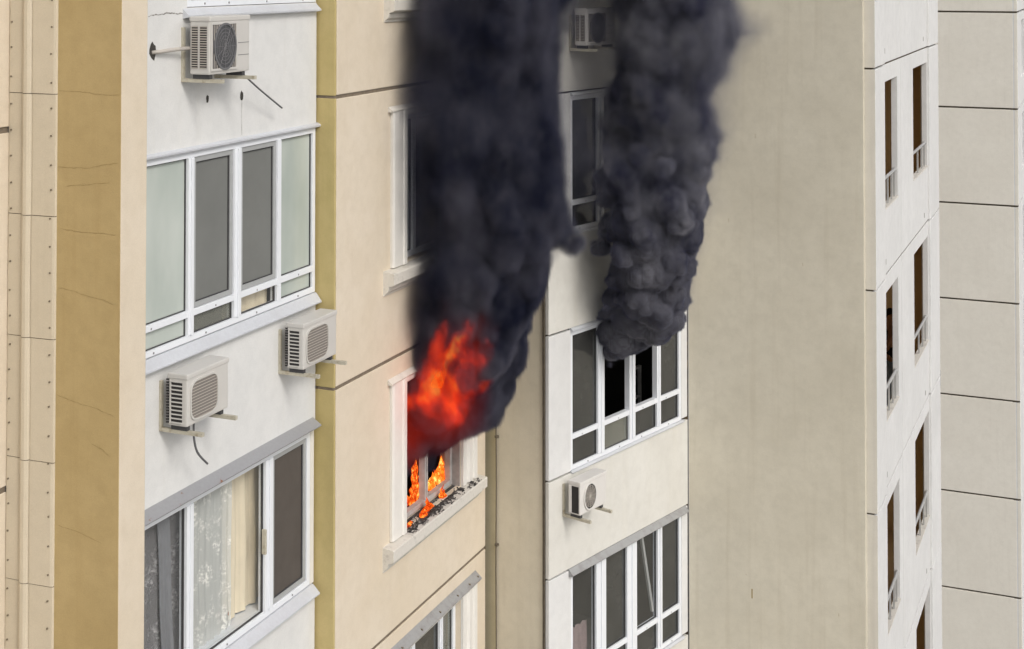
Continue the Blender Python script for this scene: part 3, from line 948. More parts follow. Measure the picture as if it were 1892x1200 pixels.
def hose(label, fr, pts, r, material='hose_grey'):
    sm = []
    P = [Vector(p) for p in pts]
    for i in range(len(P) - 1):
        p0, p1, p2, p3 = P[max(i - 1, 0)], P[i], P[i + 1], P[min(i + 2, len(P) - 1)]
        for k in range(8):
            t = k / 8
            sm.append(0.5 * ((2 * p1) + (p2 - p0) * t + (2 * p0 - 5 * p1 + 4 * p2 - p3) * t * t + (3 * p1 - p0 - 3 * p2 + p3) * t ** 3))
    sm.append(P[-1])
    return solo('drain_hose', MB().tube(sm, r, 8), material, fr, label, 'hose', smooth=True)


aircon(FW, 0.42, 25.15, 0.585, 0.465, 0.10, 0.29, 'fine', 'old air conditioner with a round dark fan under the top left window', 0.40)
aircon(FW, 0.15, 22.40, 0.575, 0.405, 0.10, 0.28, 'louvre', 'louvred air conditioner on the white wall beside the cream pilaster, drain hose below', 0.41)
aircon(FW, 1.927, 22.40, 0.60, 0.405, 0.10, 0.275, 'louvre', 'louvred air conditioner overhanging the olive edge of the white wall', 0.42)
aircon(FM, 0.24, 19.785, 0.525, 0.37, 0.10, 0.265, 'round', 'weathered air conditioner under the smoking window of the angled bay', 0.39, 'ac_shell_pale')
aircon(FM, 0.372, 25.125, 0.61, 0.425, 0.10, 0.265, 'fine', 'air conditioner half veiled by smoke above the angled bay window', 0.39, 'ac_shell_pale')
hose('straight grey drain hose slanting down from the top left air conditioner', FW, [(1.0, 0.20, 25.13), (1.07, 0.20, 25.10), (1.4, 0.15, 24.95), (1.80, 0.12, 24.76)], 0.008)
hose('curved grey drain hose hanging under the louvred air conditioner', FW, [(0.36, 0.2, 22.40), (0.36, 0.2, 22.26), (0.41, 0.2, 22.12), (0.55, 0.2, 21.985)], 0.009)
solo('refrigerant_pipe', MB().tube([(0.05, 0.0, 25.345), (0.10, 0.03, 25.35), (0.30, 0.06, 25.36), (0.47, 0.10, 25.365)], 0.016, 8), 'pipe_pale', FW,
     'pale insulated pipe from a chipped wall hole to the old air conditioner', 'pipe', smooth=True)


# ------------------------------------------------------------------ curtains and things behind the panes
def curtain(name, fr, s0, s1, z0, z1, o, amp, waves, material, label, cat='curtain', group=None, lean=0.0, seed=0):
    rr = random.Random(seed)
    nx, nz = int(waves * 10) + 4, 14
    ph = [rr.uniform(0, 6.28) for _ in range(4)]
    vs, fs = [], []
    for j in range(nz + 1):
        tz = j / nz
        for i in range(nx + 1):
            tx = i / nx
            a = amp * (0.55 + 0.45 * (1 - tz))
            y = a * (math.sin(6.283 * waves * tx + ph[0] + 0.5 * math.sin(3 * tz + ph[1])) + 0.45 * math.sin(6.283 * waves * 2.3 * tx + ph[2] + tz))
            vs.append((s0 + (s1 - s0) * tx + lean * (1 - tz) + 0.006 * math.sin(9 * tz + ph[3]), -(o + y), z0 + (z1 - z0) * tz))
    for j in range(nz):
        for i in range(nx):
            k = j * (nx + 1) + i
            fs.append((k, k + 1, k + nx + 2, k + nx + 1))
    return solo(name, MB().add(vs, fs), material, fr, label, cat, group, smooth=True)


curtain('net_curtain', FW, -0.40, 0.66, 20.12, 21.72, -0.16, 0.018, 7, 'net_shadow', 'dim net curtain behind the pane next to the cream pilaster', seed=1)
curtain('net_curtain', FW, 0.66, 1.42, 20.22, 21.72, -0.15, 0.014, 7, 'net_curtain', 'pale blue net curtain with woven flowers in the sunlit lower pane', seed=2)
curtain('drape', FW, 1.34, 2.05, 20.28, 21.72, -0.21, 0.02, 4, 'drape_cream', 'plain cream drape hanging beside the flowered net curtain', seed=3)
curtain('drape', FW, 0.30, 0.46, 20.12, 21.72, -0.125, 0.014, 2.0, 'drape_grey', 'narrow gathered grey drape behind the dim net curtain pane', seed=4, lean=0.10)
curtain('net_curtain', FW, 1.24, 1.95, 22.75, 23.2, -0.12, 0.012, 4, 'drape_cream', 'cream curtain hem showing in the small lower pane of the frosted window', seed=5)
curtain('drape', FM, 0.47, 0.62, 17.3, 19.02, -0.16, 0.02, 2, 'drape_grey', 'grey drape at the edge of the bottom window of the angled bay', seed=6)
curtain('drape', FM, 0.60, 0.98, 17.3, 18.25, -0.18, 0.025, 3, 'drape_pink', 'dusky pink cloth low behind the bottom window of the angled bay', seed=7)
solo('paper_blind', MB().box(2.41, 2.80, -0.060, -0.055, 18.62, 18.98), 'blind_tan', FM, 'tan paper blind in the top corner of the bottom bay window', 'blind')
pb = MB()
pr = [(0.0, 0.0), (0.055, 0.0), (0.075, 0.14), (0.085, 0.14), (0.085, 0.17), (0.07, 0.17), (0.065, 0.15), (0.0, 0.15)]
sg = 16
vs = [(r2 * math.cos(6.283 * i / sg), r2 * math.sin(6.283 * i / sg), z) for r2, z in pr for i in range(sg)]
fs = [(k * sg + i, k * sg + (i + 1) % sg, (k + 1) * sg + (i + 1) % sg, (k + 1) * sg + i) for k in range(len(pr) - 1) for i in range(sg)]
pot = link('flower_pot', MB().add(vs, fs).mesh('flower_pot', 'terracotta', smooth=True), None, wpt(FW, 1.37, -0.205, 20.268), A1)
pot.scale = (0.7, 0.7, 0.7)
tag(pot, 'terracotta flower pot on the inner ledge, half hidden by the net curtain', 'flower pot')
solo('inner_ledge', MB().slab(WS + 0.02, 2.5, 20.215, 20.268, -0.085, 0.2), 'frame_white', FW, 'white inner window ledge carrying the flower pot', 'ledge')
# what is left inside the smoking room: a pale cabinet frame
solo('cabinet', MB().box(2.36, 2.39, -0.52, -0.48, 19.95, 20.86).box(2.62, 2.65, -0.52, -0.48, 19.95, 20.86).box(2.39, 2.62, -0.52, -0.48, 20.45, 20.48).box(2.39, 2.62, -0.52, -0.48, 20.83, 20.86),
     'jamb_sooty', FM, 'dim pale cabinet frame inside the dark smoking room', 'cabinet')

#@@SMOKE@@

# ------------------------------------------------------------------ person in the stair tower opening
def skinned(name, verts, edges, radii, material, parent=None, root=0, levels=2):
    me = bpy.data.meshes.new(name)
    me.from_pydata(verts, edges, [])
    o = bpy.data.objects.new(name, me)
    COL.objects.link(o)
    o.modifiers.new('skin', 'SKIN')
    sl = me.skin_vertices[0].data
    for i, r2 in enumerate(radii):
        sl[i].radius = (r2, r2) if not isinstance(r2, tuple) else r2
    sl[root].use_root = True
    ss = o.modifiers.new('sub', 'SUBSURF')
    ss.levels = levels
    ss.render_levels = levels
    dg = bpy.context.evaluated_depsgraph_get()
    ev = bpy.data.meshes.new_from_object(o.evaluated_get(dg))
    ev.name = name
    bpy.data.objects.remove(o)
    bpy.data.meshes.remove(me)
    ev.materials.clear()
    ev.materials.append(MATS[material])
    ev.shade_smooth()
    return link(name, ev, parent)


# standing, facing local -y, right hand raised to the mouth, left hand on the rail
J = {'pelvis': (0, 0, .95), 'waist': (0, 0, 1.08), 'chest': (0, .01, 1.27), 'collar': (0, .015, 1.40), 'neck': (0, 0, 1.48), 'skull': (0, -.015, 1.57), 'crown': (0, -.005, 1.645),
     'lhip': (.09, 0, .90), 'lknee': (.10, -.03, .50), 'lank': (.10, .02, .09), 'ltoe': (.11, -.14, .04),
     'rhip': (-.09, 0, .90), 'rknee': (-.11, -.05, .50), 'rank': (-.13, 0, .09), 'rtoe': (-.15, -.16, .04),
     'lsh': (.185, .01, 1.375), 'lel': (.245, .03, 1.11), 'lwr': (.25, -.04, .87), 'lpa': (.245, -.05, .80),
     'rsh': (-.185, .01, 1.375), 'rel': (-.24, -.16, 1.16), 'rwr': (-.10, -.22, 1.40), 'rpa': (-.065, -.205, 1.465)}
RAD = {'pelvis': .105, 'waist': .10, 'chest': .12, 'collar': .085, 'neck': .052, 'skull': .082, 'crown': .068, 'lhip': .082, 'lknee': .055, 'lank': .036, 'ltoe': .03, 'rhip': .082, 'rknee': .055, 'rank': .036, 'rtoe': .03,
       'lsh': .052, 'lel': .04, 'lwr': .027, 'lpa': .03, 'rsh': .052, 'rel': .04, 'rwr': .027, 'rpa': .03}
BONES = [('pelvis', 'waist'), ('waist', 'chest'), ('chest', 'collar'), ('collar', 'neck'), ('neck', 'skull'), ('skull', 'crown'), ('pelvis', 'lhip'), ('lhip', 'lknee'), ('lknee', 'lank'), ('lank', 'ltoe'),
         ('pelvis', 'rhip'), ('rhip', 'rknee'), ('rknee', 'rank'), ('rank', 'rtoe'), ('collar', 'lsh'), ('lsh', 'lel'), ('lel', 'lwr'), ('lwr', 'lpa'), ('collar', 'rsh'), ('rsh', 'rel'), ('rel', 'rwr'), ('rwr', 'rpa')]
for side, base, dirs in (('l', J['lpa'], [(-.004, -.030, -.050), (0, -.012, -.066), (0, .008, -.066), (0, .026, -.052), (-.02, -.036, -.012)]),
                         ('r', J['rpa'], [(.030, .010, .045), (.036, .012, .028), (.038, .014, .010), (.034, .016, -.008), (.0, .018, .048)])):
    for k, d in enumerate(dirs):
        a, b2 = side + 'f%da' % k, side + 'f%db' % k
        J[a] = tuple(base[q] + d[q] * 0.65 for q in range(3)); RAD[a] = .009
        J[b2] = tuple(base[q] + d[q] * 1.15 + (0, 0, -.008)[q] for q in range(3)); RAD[b2] = .0075
        BONES += [(side + 'pa', a), (a, b2)]
names = list(J)


def limb_mesh(name, keep, grow, material, parent, override={}):
    ks = [k for k in names if k in keep]
    ix = {k: i for i, k in enumerate(ks)}
    ed = [(ix[a], ix[b2]) for a, b2 in BONES if a in ix and b2 in ix]
    return skinned(name, [override.get(k, J[k]) for k in ks], ed, [RAD[k] + grow for k in ks], material, parent, root=ix.get('pelvis', 0), levels=2)


body = limb_mesh('person', set(names), 0.0, 'skin', None)
pp = wpt(FT, 3.46, -0.30, 19.257)
body.location = pp
body.rotation_euler = (0, 0, A1 - R(40))
body.scale = (1.03, 1.03, 1.03)
tag(body, 'person in black shirt and blue jeans standing behind a stair tower opening', 'person')
limb_mesh('shirt', {'pelvis', 'waist', 'chest', 'collar', 'lsh', 'lel', 'rsh', 'rel'}, 0.014, 'shirt_black', body, {'lel': (.235, .02, 1.18), 'rel': (-.225, -.11, 1.22), 'pelvis': (0, 0, .98)})
limb_mesh('jeans', {'pelvis', 'lhip', 'lknee', 'lank', 'rhip', 'rknee', 'rank'}, 0.013, 'jeans_blue', body, {'pelvis': (0, 0, .93)})
for sd_ in 'lr':
    limb_mesh('shoe', {sd_ + 'ank', sd_ + 'toe'}, 0.014, 'shoe_dark', body, {sd_ + 'ank': (J[sd_ + 'ank'][0], J[sd_ + 'ank'][1] + .03, .055)})
skinned('hair', [(0, .03, 1.56), (0, .022, 1.63), (0, -.012, 1.672), (0, -.05, 1.665)], [(0, 1), (1, 2), (2, 3)], [.075, .082, .07, .045], 'hair_black', body)
# face: nose, ears, eyes and mouth set on the head
fm = MB()
for (x, y, z, r2) in ((0, .112, 1.553, .014), (.083, -.0, 1.555, .02), (-.083, -.0, 1.555, .02)):
    fm.disc(x, z, r2 * .8, r2 * 1.3, y - .012, y + .008, 10)
part('nose_and_ears', fm, 'skin', body)
fm = MB()
for (x, z, rx, rz) in ((.032, 1.585, .013, .006), (-.032, 1.585, .013, .006), (0, 1.520, .022, .005)):
    fm.disc(x, z, rx, rz, .085, .100, 10)
part('eyes_and_mouth', fm, 'hair_black', body)
ph = MB().box(-.012, .012, -.004, .004, -.065, .065)
po_ = link('phone', ph.mesh('phone', 'phone_grey', 0.002), None, body.location + Matrix.Rotation(A1 - R(40), 3, 'Z') @ Vector((-.03, -.23, 1.545)), A1 - R(40))
tag(po_, 'small bright phone held at the face of the person in the tower', 'phone')

# ------------------------------------------------------------------ burnt debris on the sill
dr = random.Random(11)
db, da = MB(), MB()


def chunk(mb, s, o, z, r):
    n0 = len(mb.v)
    pts = [(1, 0, 0), (-1, 0, 0), (0, 1, 0), (0, -1, 0), (0, 0, 1), (0, 0, -1)]
    q = [dr.uniform(0.5, 1.3) for _ in range(6)]
    a = dr.uniform(0, 3)
    vs = []
    for (x, y, zz), k in zip(pts, q):
        x, y = x * math.cos(a) - y * math.sin(a), x * math.sin(a) + y * math.cos(a)
        vs.append((s + x * r * k * 1.5, -(o + y * r * k), z + r * 0.4 + zz * r * k * 0.7))
    mb.add(vs, [(0, 2, 4), (2, 1, 4), (1, 3, 4), (3, 0, 4), (2, 0, 5), (1, 2, 5), (3, 1, 5), (0, 3, 5)])


for k in range(420):
    s = dr.uniform(4.08, 5.84)
    o = CO + dr.uniform(-0.09, 0.118) if s < 5.5 else CO + dr.uniform(0.055, 0.118)
    if s > 5.1 and dr.random() < 0.45:
        continue
    zt = 20.196 - 0.02 * max(0, (o - CO + 0.05)) / 0.17
    chunk(db if dr.random() < 0.62 else da, s, o, zt, abs(dr.gauss(0.0, 0.008)) + 0.004)
for k in range(16):           # splinters
    s, o, a = dr.uniform(4.15, 5.3), CO + dr.uniform(-0.07, 0.10), dr.uniform(-0.9, 0.9)
    db.tube([(s, o, 20.21), (s + 0.07 * math.cos(a), o + 0.07 * math.sin(a), 20.215 + dr.uniform(0, 0.03))], 0.005, 5)
solo('burnt_debris', db, 'char', FW, 'black charred rubble scattered along the burning window sill', 'debris', kind='stuff')
solo('ash', da, 'ash', FW, 'grey ash and flakes along the burning window sill', 'ash', kind='stuff')
sv, sf = [], []
NS = 46
for k in range(NS + 1):
    s = 4.085 + 1.40 * k / NS
    of = CO + 0.002 + max(0.0, dr.gauss(0.072, 0.022)) * (1.0 if s < 5.2 else 0.55)
    for o in (CO - 0.10, CO - 0.048, of):
        sv.append((s, -o, 20.2035 if o < CO - 0.09 else 20.196 - 0.022 * (o - CO + 0.048) / 0.168 + 0.0035))
for k in range(NS):
    for q in (0, 1):
        a = k * 3 + q
        sf.append((a, a + 3, a + 4, a + 1))
solo('soot_layer', MB().add(sv, sf), 'soot', FW, 'black soot film lying on the burning window sill', 'soot', kind='stuff')


# ------------------------------------------------------------------ flames in the window: licking sheets of fire
def tongue(mb, s, o, z, w, h, lean=0.0, seed=0, depth=0.035):
    rr = random.Random(seed)
    k, m2 = 12, 8
    ph = rr.uniform(0, 6.28)
    vs, fs = [], []
    for j in range(k + 1):
        t = j / k
        rad = w * 0.5 * (math.sin(math.pi * min(1, t * 0.9 + 0.14)) ** 0.8) * (1 - 0.55 * t) + 0.002
        cx = s + lean * t * t + w * 0.28 * t * math.sin(t * 7 + ph)
        co = o + 0.012 * math.sin(t * 6 + ph * 2)
        for i in range(m2):
            a = 6.283 * i / m2
            q = rad * (1 + 0.25 * math.sin(3 * a + t * 9 + ph))
            vs.append((cx + q * math.cos(a), -(co + min(depth, q) * math.sin(a)), z + h * t))
    for j in range(k):
        for i in range(m2):
            fs.append((j * m2 + i, j * m2 + (i + 1) % m2, (j + 1) * m2 + (i + 1) % m2, (j + 1) * m2 + i))
    fs += [tuple(range(m2 - 1, -1, -1)), tuple(range(k * m2, (k + 1) * m2))]
    mb.add(vs, fs)


IN = CO - 0.20
fl = MB()
for i, (ds, dz, w, h) in enumerate(((0.0, 0.0, 0.16, 0.34), (0.05, 0.05, 0.10, 0.22), (-0.05, 0.0, 0.09, 0.20), (0.03, 0.16, 0.07, 0.24), (0.0, 0.26, 0.06, 0.22), (-0.09, 0.0, 0.08, 0.12), (0.09, 0.0, 0.09, 0.14))):
    tongue(fl, 4.735 + ds, IN, 20.24 + dz, w, h, seed=i)
solo('flame', fl, 'flame_red', FW, 'narrow orange flame standing behind the left sash of the burning window', 'flame', 'flames in the burning window', smooth=True)
fl = MB()
for i in range(15):
    t = i / 14
    tongue(fl, 5.02 + 0.60 * t + dr.uniform(-.02, .02), IN + dr.uniform(-.03, .02), 20.24 + dr.uniform(0, .03), dr.uniform(0.07, 0.12), 0.10 + 0.22 * t * dr.uniform(0.7, 1.2), seed=20 + i)
solo('flame', fl, 'flame_bright', FW, 'bright yellow flames spreading along the bottom of the right sash', 'flame', 'flames in the burning window', smooth=True)
fl = MB()
for i in range(6):
    tongue(fl, 5.655 + dr.uniform(-.025, .02), IN + dr.uniform(-.02, .02), 20.36 + 0.10 * i, 0.075, 0.17, seed=50 + i)
solo('flame', fl, 'flame_bright', FW, 'thin tall flame climbing the right stile of the burning window', 'flame', 'flames in the burning window', smooth=True)
fl = MB()
for i, (ds, w, h) in enumerate(((0, .12, .10), (-.08, .09, .07), (.09, .10, .12), (.03, .06, .16), (-.13, .07, .05), (.15, .07, .06))):
    tongue(fl, 4.62 + ds, CO - 0.005 + 0.015 * math.sin(i * 2.2), 20.195, w, h, seed=60 + i)
solo('flame', fl, 'flame_red', FW, 'low fire in the rubble at the middle of the burning sill', 'flame', 'flames in the burning window', smooth=True)
fl = MB()
for i, (ds, w, h) in enumerate(((0, .10, .05), (.07, .07, .04), (-.03, .05, .07))):
    tongue(fl, 4.20 + ds, CO - 0.02, 20.195, w, h, seed=70 + i)
solo('flame', fl, 'flame_red', FW, 'small glowing fire on the sill beside the left casing', 'flame', 'flames in the burning window', smooth=True)
fl = MB()
for i, (ds, w, h) in enumerate(((0, .07, .10), (.04, .06, .06), (.0, .035, .15))):
    tongue(fl, 5.08 + ds, CO - 0.03, 20.20, w, h, seed=80 + i)
solo('flame', fl, 'flame_red', FW, 'little flame in front of the right sash on the sill', 'flame', 'flames in the burning window', smooth=True)
fl = MB()
for i, ds in enumerate((0, .03, .075)):
    tongue(fl, 4.60 + ds, CO - 0.09, 21.66 + .01 * i, .03, .035, seed=110 + i)
solo('flame', fl, 'flame_bright', FW, 'tiny glowing embers under the head of the burning opening', 'flame', 'flames in the burning window', smooth=True)
fl = MB()
for i in range(4):
    tongue(fl, 4.40 + 0.035 * i, IN + 0.03, 20.26 + dr.uniform(0, .06), 0.06, dr.uniform(.10, .2), seed=90 + i)
solo('flame', fl, 'flame_red', FW, 'dull red flame against the left edge of the burning opening', 'flame', 'flames in the burning window', smooth=True)


flame_mat('flame_core', [(0.30, (0.55, 0.03, 0.004)), (0.55, (1.0, 0.12, 0.01)), (0.75, (1.0, 0.24, 0.02))], 0.4, 12)

# ------------------------------------------------------------------ smoke and fire volumes
def lattice(shape, seed):
    return np.random.default_rng(seed).random(shape, dtype=np.float32)


def cells_of(P, cell):
    i0, f = [], []
    for p in P:
        q = (p * np.float32(1.0 / cell)).astype(np.float32)
        a = np.floor(q)
        i0.append(a.astype(np.int32))
        f.append(q - a)
    return i0, f


def vnoise(P, cell, seed):
    """smooth value noise, 0..1, on points P (3 arrays)"""
    i0, f = cells_of(P, cell)
    f = [a * a * (3 - 2 * a) for a in f]
    T = lattice((32, 32, 32), seed).ravel()
    out = 0
    for dx in (0, 1):
        ix = ((i0[0] + dx) & 31) << 10
        wx = f[0] if dx else 1 - f[0]
        for dy in (0, 1):
            iy = ix + (((i0[1] + dy) & 31) << 5)
            wy = wx * (f[1] if dy else 1 - f[1])
            for dz in (0, 1):
                out = out + wy * (f[2] if dz else 1 - f[2]) * T[iy + ((i0[2] + dz) & 31)]
    return out


def fbm(P, cell, seed, octs=4, gain=0.5):
    o, a, t = 0, 1.0, 0
    for k in range(octs):
        o = o + a * vnoise(P, cell / 2 ** k, seed + k)
        t += a
        a *= gain
    return o / t


def worley2(P, cell, seed):
    """squared distance to the nearest feature point, in cells"""
    i0, f = cells_of(P, cell)
    T = [lattice((32, 32, 32), seed * 3 + k).ravel() for k in range(3)]
    best = np.full(f[0].shape, 9.0, np.float32)
    for dx in (-1, 0, 1):
        ix = ((i0[0] + dx) & 31) << 10
        fx = dx - f[0]
        for dy in (-1, 0, 1):
            iy = ix + (((i0[1] + dy) & 31) << 5)
            fy = dy - f[1]
            for dz in (-1, 0, 1):
                j = iy + ((i0[2] + dz) & 31)
                d = (fx + T[0][j]) ** 2 + (fy + T[1][j]) ** 2 + (dz - f[2] + T[2][j]) ** 2
                np.minimum(best, d, out=best)
    return best


def sstep(x, a, b2):
    t = np.clip((x - a) / (b2 - a), 0, 1)
    return t * t * (3 - 2 * t)


def grid(lo, hi, vox):
    n3 = [int(round((b2 - a) / vox)) + 1 for a, b2 in zip(lo, hi)]
    hi = [a + vox * (k - 1) for a, k in zip(lo, n3)]
    ax = [np.linspace(a, b2, k, dtype=np.float32) for a, b2, k in zip(lo, hi, n3)]
    X, Y, Z = np.meshgrid(*ax, indexing='ij')
    return n3, hi, (X, Y, Z)


def table(Z, rows):
    rows = sorted(rows)
    zz = [r_[0] for r_ in rows]
    return [np.interp(Z, zz, [r_[k] for r_ in rows]).astype(np.float32) for k in range(1, len(rows[0]))]


def surface_nets(D, lo, vox, iso):
    """closed mesh round D > iso"""
    ins = D > iso
    nx, ny, nz = D.shape
    c = [ins[i:nx - 1 + i, j:ny - 1 + j, k:nz - 1 + k] for i in (0, 1) for j in (0, 1) for k in (0, 1)]
    s = sum(a.astype(np.int8) for a in c)
    act = (s > 0) & (s < 8)
    idx = np.full(act.shape, -1, np.int64)
    cells = np.argwhere(act)
    idx[act] = np.arange(len(cells))
    acc = np.zeros((len(cells), 3), np.float64)
    cnt = np.zeros(len(cells))
    corner = [(i, j, k) for i in (0, 1) for j in (0, 1) for k in (0, 1)]
    vals = [D[cells[:, 0] + i, cells[:, 1] + j, cells[:, 2] + k] for i, j, k in corner]
    for a in range(8):
        for b2 in range(a + 1, 8):
            if sum(abs(corner[a][t] - corner[b2][t]) for t in range(3)) != 1:
                continue
            va, vb = vals[a], vals[b2]
            x = (va > iso) != (vb > iso)
            t = np.where(x, (iso - va) / np.where(np.abs(vb - va) < 1e-9, 1, vb - va), 0)
            for q in range(3):
                acc[:, q] += np.where(x, corner[a][q] + t * (corner[b2][q] - corner[a][q]), 0)
            cnt += x
    P = np.array(lo) + (cells + acc / np.maximum(cnt, 1)[:, None]) * vox
    quads = []
    for ax in range(3):
        d = [0, 0, 0]; d[ax] = 1
        A = ins[:nx - d[0], :ny - d[1], :nz - d[2]]
        B = ins[d[0]:, d[1]:, d[2]:]
        u, w = [q for q in range(3) if q != ax]
        for flip in (False, True):
            e = np.argwhere((A & ~B) if not flip else (~A & B))
            e = e[(e[:, u] > 0) & (e[:, w] > 0) & (e[:, u] < D.shape[u] - 1) & (e[:, w] < D.shape[w] - 1)]
            def at(du, dw):
                g = e.copy(); g[:, u] -= du; g[:, w] -= dw
                return idx[g[:, 0], g[:, 1], g[:, 2]]
            qd = np.stack([at(0, 0), at(1, 0), at(1, 1), at(0, 1)], 1)
            if flip != (ax == 1):
                qd = qd[:, ::-1]
            quads.append(qd)
    Q = np.concatenate(quads)
    Q = Q[(Q >= 0).all(1)]
    me = bpy.data.meshes.new('smoke_plume')
    me.from_pydata(P.tolist(), [], Q.tolist())
    me.shade_smooth()
    return me


def volume_object(name, D, lo, hi, parent, material):
    """a volume whose voxels carry D: the values ride on the points of a helper mesh that the nodes read"""
    n3 = D.shape
    me = bpy.data.meshes.new(name + '_values')
    me.vertices.add(D.size)
    at = me.attributes.new('val', 'FLOAT', 'POINT')
    at.data.foreach_set('value', np.ascontiguousarray(D.transpose(2, 1, 0)).ravel().astype(np.float32))
    src = bpy.data.objects.new(name + '_values', me)
    ng = bpy.data.node_groups.new(name, 'GeometryNodeTree')
    ng.interface.new_socket('Geometry', in_out='OUTPUT', socket_type='NodeSocketGeometry')
    n, l = ng.nodes, ng.links
    out = n.new('NodeGroupOutput')
    vc = n.new('GeometryNodeVolumeCube')
    vc.inputs['Min'].default_value = lo
    vc.inputs['Max'].default_value = hi
    for k, a in zip(n3, 'XYZ'):
        vc.inputs['Resolution ' + a].default_value = k
    oi = n.new('GeometryNodeObjectInfo')
    oi.inputs[0].default_value = src
    na = n.new('GeometryNodeInputNamedAttribute')
    na.data_type = 'FLOAT'
    na.inputs[0].default_value = 'val'
    si = n.new('GeometryNodeSampleIndex')
    si.data_type = 'FLOAT'
    si.clamp = True
    l.new(oi.outputs['Geometry'], si.inputs['Geometry'])
    l.new(na.outputs[0], si.inputs['Value'])
    ps = n.new('GeometryNodeInputPosition')
    sx = n.new('ShaderNodeSeparateXYZ')
    l.new(ps.outputs[0], sx.inputs[0])
    acc = None
    stride = 1
    for a in range(3):
        m1 = n.new('ShaderNodeMath'); m1.operation = 'MULTIPLY_ADD'
        k = (n3[a] - 1) / (hi[a] - lo[a])
        l.new(sx.outputs[a], m1.inputs[0]); m1.inputs[1].default_value = k; m1.inputs[2].default_value = -lo[a] * k
        m2 = n.new('ShaderNodeMath'); m2.operation = 'ROUND'
        l.new(m1.outputs[0], m2.inputs[0])
        m3 = n.new('FunctionNodeFloatToInt')
        l.new(m2.outputs[0], m3.inputs[0])
        m4 = n.new('FunctionNodeIntegerMath'); m4.operation = 'MULTIPLY_ADD'
        l.new(m3.outputs[0], m4.inputs[0]); m4.inputs[1].default_value = stride
        if acc is not None:
            l.new(acc, m4.inputs[2])
        else:
            m4.inputs[2].default_value = 0
        acc = m4.outputs[0]
        stride *= n3[a]
    l.new(acc, si.inputs['Index'])
    l.new(si.outputs[0], vc.inputs['Density'])
    sm = n.new('GeometryNodeSetMaterial')
    sm.inputs['Material'].default_value = MATS[material]
    l.new(vc.outputs[0], sm.inputs['Geometry'])
    l.new(sm.outputs[0], out.inputs[0])
    vd = bpy.data.volumes.new(name)
    vd.materials.append(MATS[material])
    o = link(name, vd, parent)
    md = o.modifiers.new('grid', 'NODES')
    md.node_group = ng
    return o


def smoke_mat(name, c0, c1, cell, aniso=0.0):
    m, n, l, b = mat(name)
    n.remove(b)
    pv = n.new('ShaderNodeVolumePrincipled')
    r = ramp(n, [(0.36, c0), (0.70, c1)])      # darker and lighter folds put into the colour by noise
    l.new(noise(n, l, world_vec(n, l, (1, 1, 0.7)), 1.0 / cell, 3, 0.6), r.inputs[0])
    l.new(r.outputs[0], pv.inputs['Color'])
    pv.inputs['Density'].default_value = 1.0
    pv.inputs['Anisotropy'].default_value = aniso
    l.new(pv.outputs[0], n['Material Output'].inputs['Volume'])
    return m


def fire_mat(name, strength):
    m, n, l, b = mat(name)
    n.remove(b)
    at = n.new('ShaderNodeAttribute')
    at.attribute_name = 'density'
    r = ramp(n, [(0.0, (0, 0, 0)), (0.12, (0.10, 0.004, 0.001)), (0.40, (0.60, 0.024, 0.005)), (0.70, (1.0, 0.085, 0.009)), (1.0, (1.0, 0.40, 0.065))])
    l.new(at.outputs['Fac'], r.inputs[0])
    em = n.new('ShaderNodeEmission')
    l.new(r.outputs[0], em.inputs[0])
    em.inputs[1].default_value = strength
    ab = n.new('ShaderNodeVolumeAbsorption')
    ab.inputs[0].default_value = (0.0, 0.0, 0.0, 1)
    l.new(mul(n, l, at.outputs['Fac'], 3.0), ab.inputs[1])
    ad = n.new('ShaderNodeAddShader')
    l.new(em.outputs[0], ad.inputs[0])
    l.new(ab.outputs[0], ad.inputs[1])
    l.new(ad.outputs[0], n['Material Output'].inputs['Volume'])
    return m


smoke_mat('smoke_black', (0.035, 0.04, 0.078), (0.21, 0.21, 0.265), 0.5)
smoke_mat('smoke_grey', (0.09, 0.095, 0.155), (0.42, 0.42, 0.47), 0.45)
fire_mat('fire_glow', 4.4)
plain('smoke_core', (0.022, 0.022, 0.029), 1.0, var=0.5, scale=3, spec=0.0)
plain('smoke_core_grey', (0.078, 0.078, 0.092), 1.0, var=0.5, scale=4, spec=0.0)
VOX = 0.03


def rim0(D, v):
    D[[0, -1]] = v; D[:, [0, -1]] = v; D[:, :, [0, -1]] = v


def blur(D, k):
    for q in range(k):
        D[1:-1, 1:-1, 1:-1] = (D[1:-1, 1:-1, 1:-1] * 2 + D[:-2, 1:-1, 1:-1] + D[2:, 1:-1, 1:-1] + D[1:-1, :-2, 1:-1] + D[1:-1, 2:, 1:-1] + D[1:-1, 1:-1, :-2] + D[1:-1, 1:-1, 2:]) / 8


def base_shape(P, rows, seed, amount, cell):
    """plume body: an upright tube of changing width; returns the band near it as flat arrays"""
    X, Y, Z = P
    xl, xr, yc, hd = table(Z, rows)
    xc, hw = (xl + xr) / 2, (xr - xl) / 2
    r0 = (1 - np.sqrt(((X - xc) / hw) ** 2 + ((Y - yc) / hd) ** 2)) * np.minimum(hw, hd)
    m = r0 > -0.80
    p = [X[m], Y[m], Z[m]]
    xc, hw, yc, hd = xc[m], hw[m], yc[m], hd[m]
    warp = [(fbm(p, cell, seed + 7 * k, 3) - 0.5) * amount for k in range(3)]
    rad = np.sqrt(((p[0] + warp[0] - xc) / hw) ** 2 + ((p[1] + warp[1] - yc) / hd) ** 2)
    return m, p, warp, (1 - rad) * np.minimum(hw, hd), xc, xc - hw, xc + hw


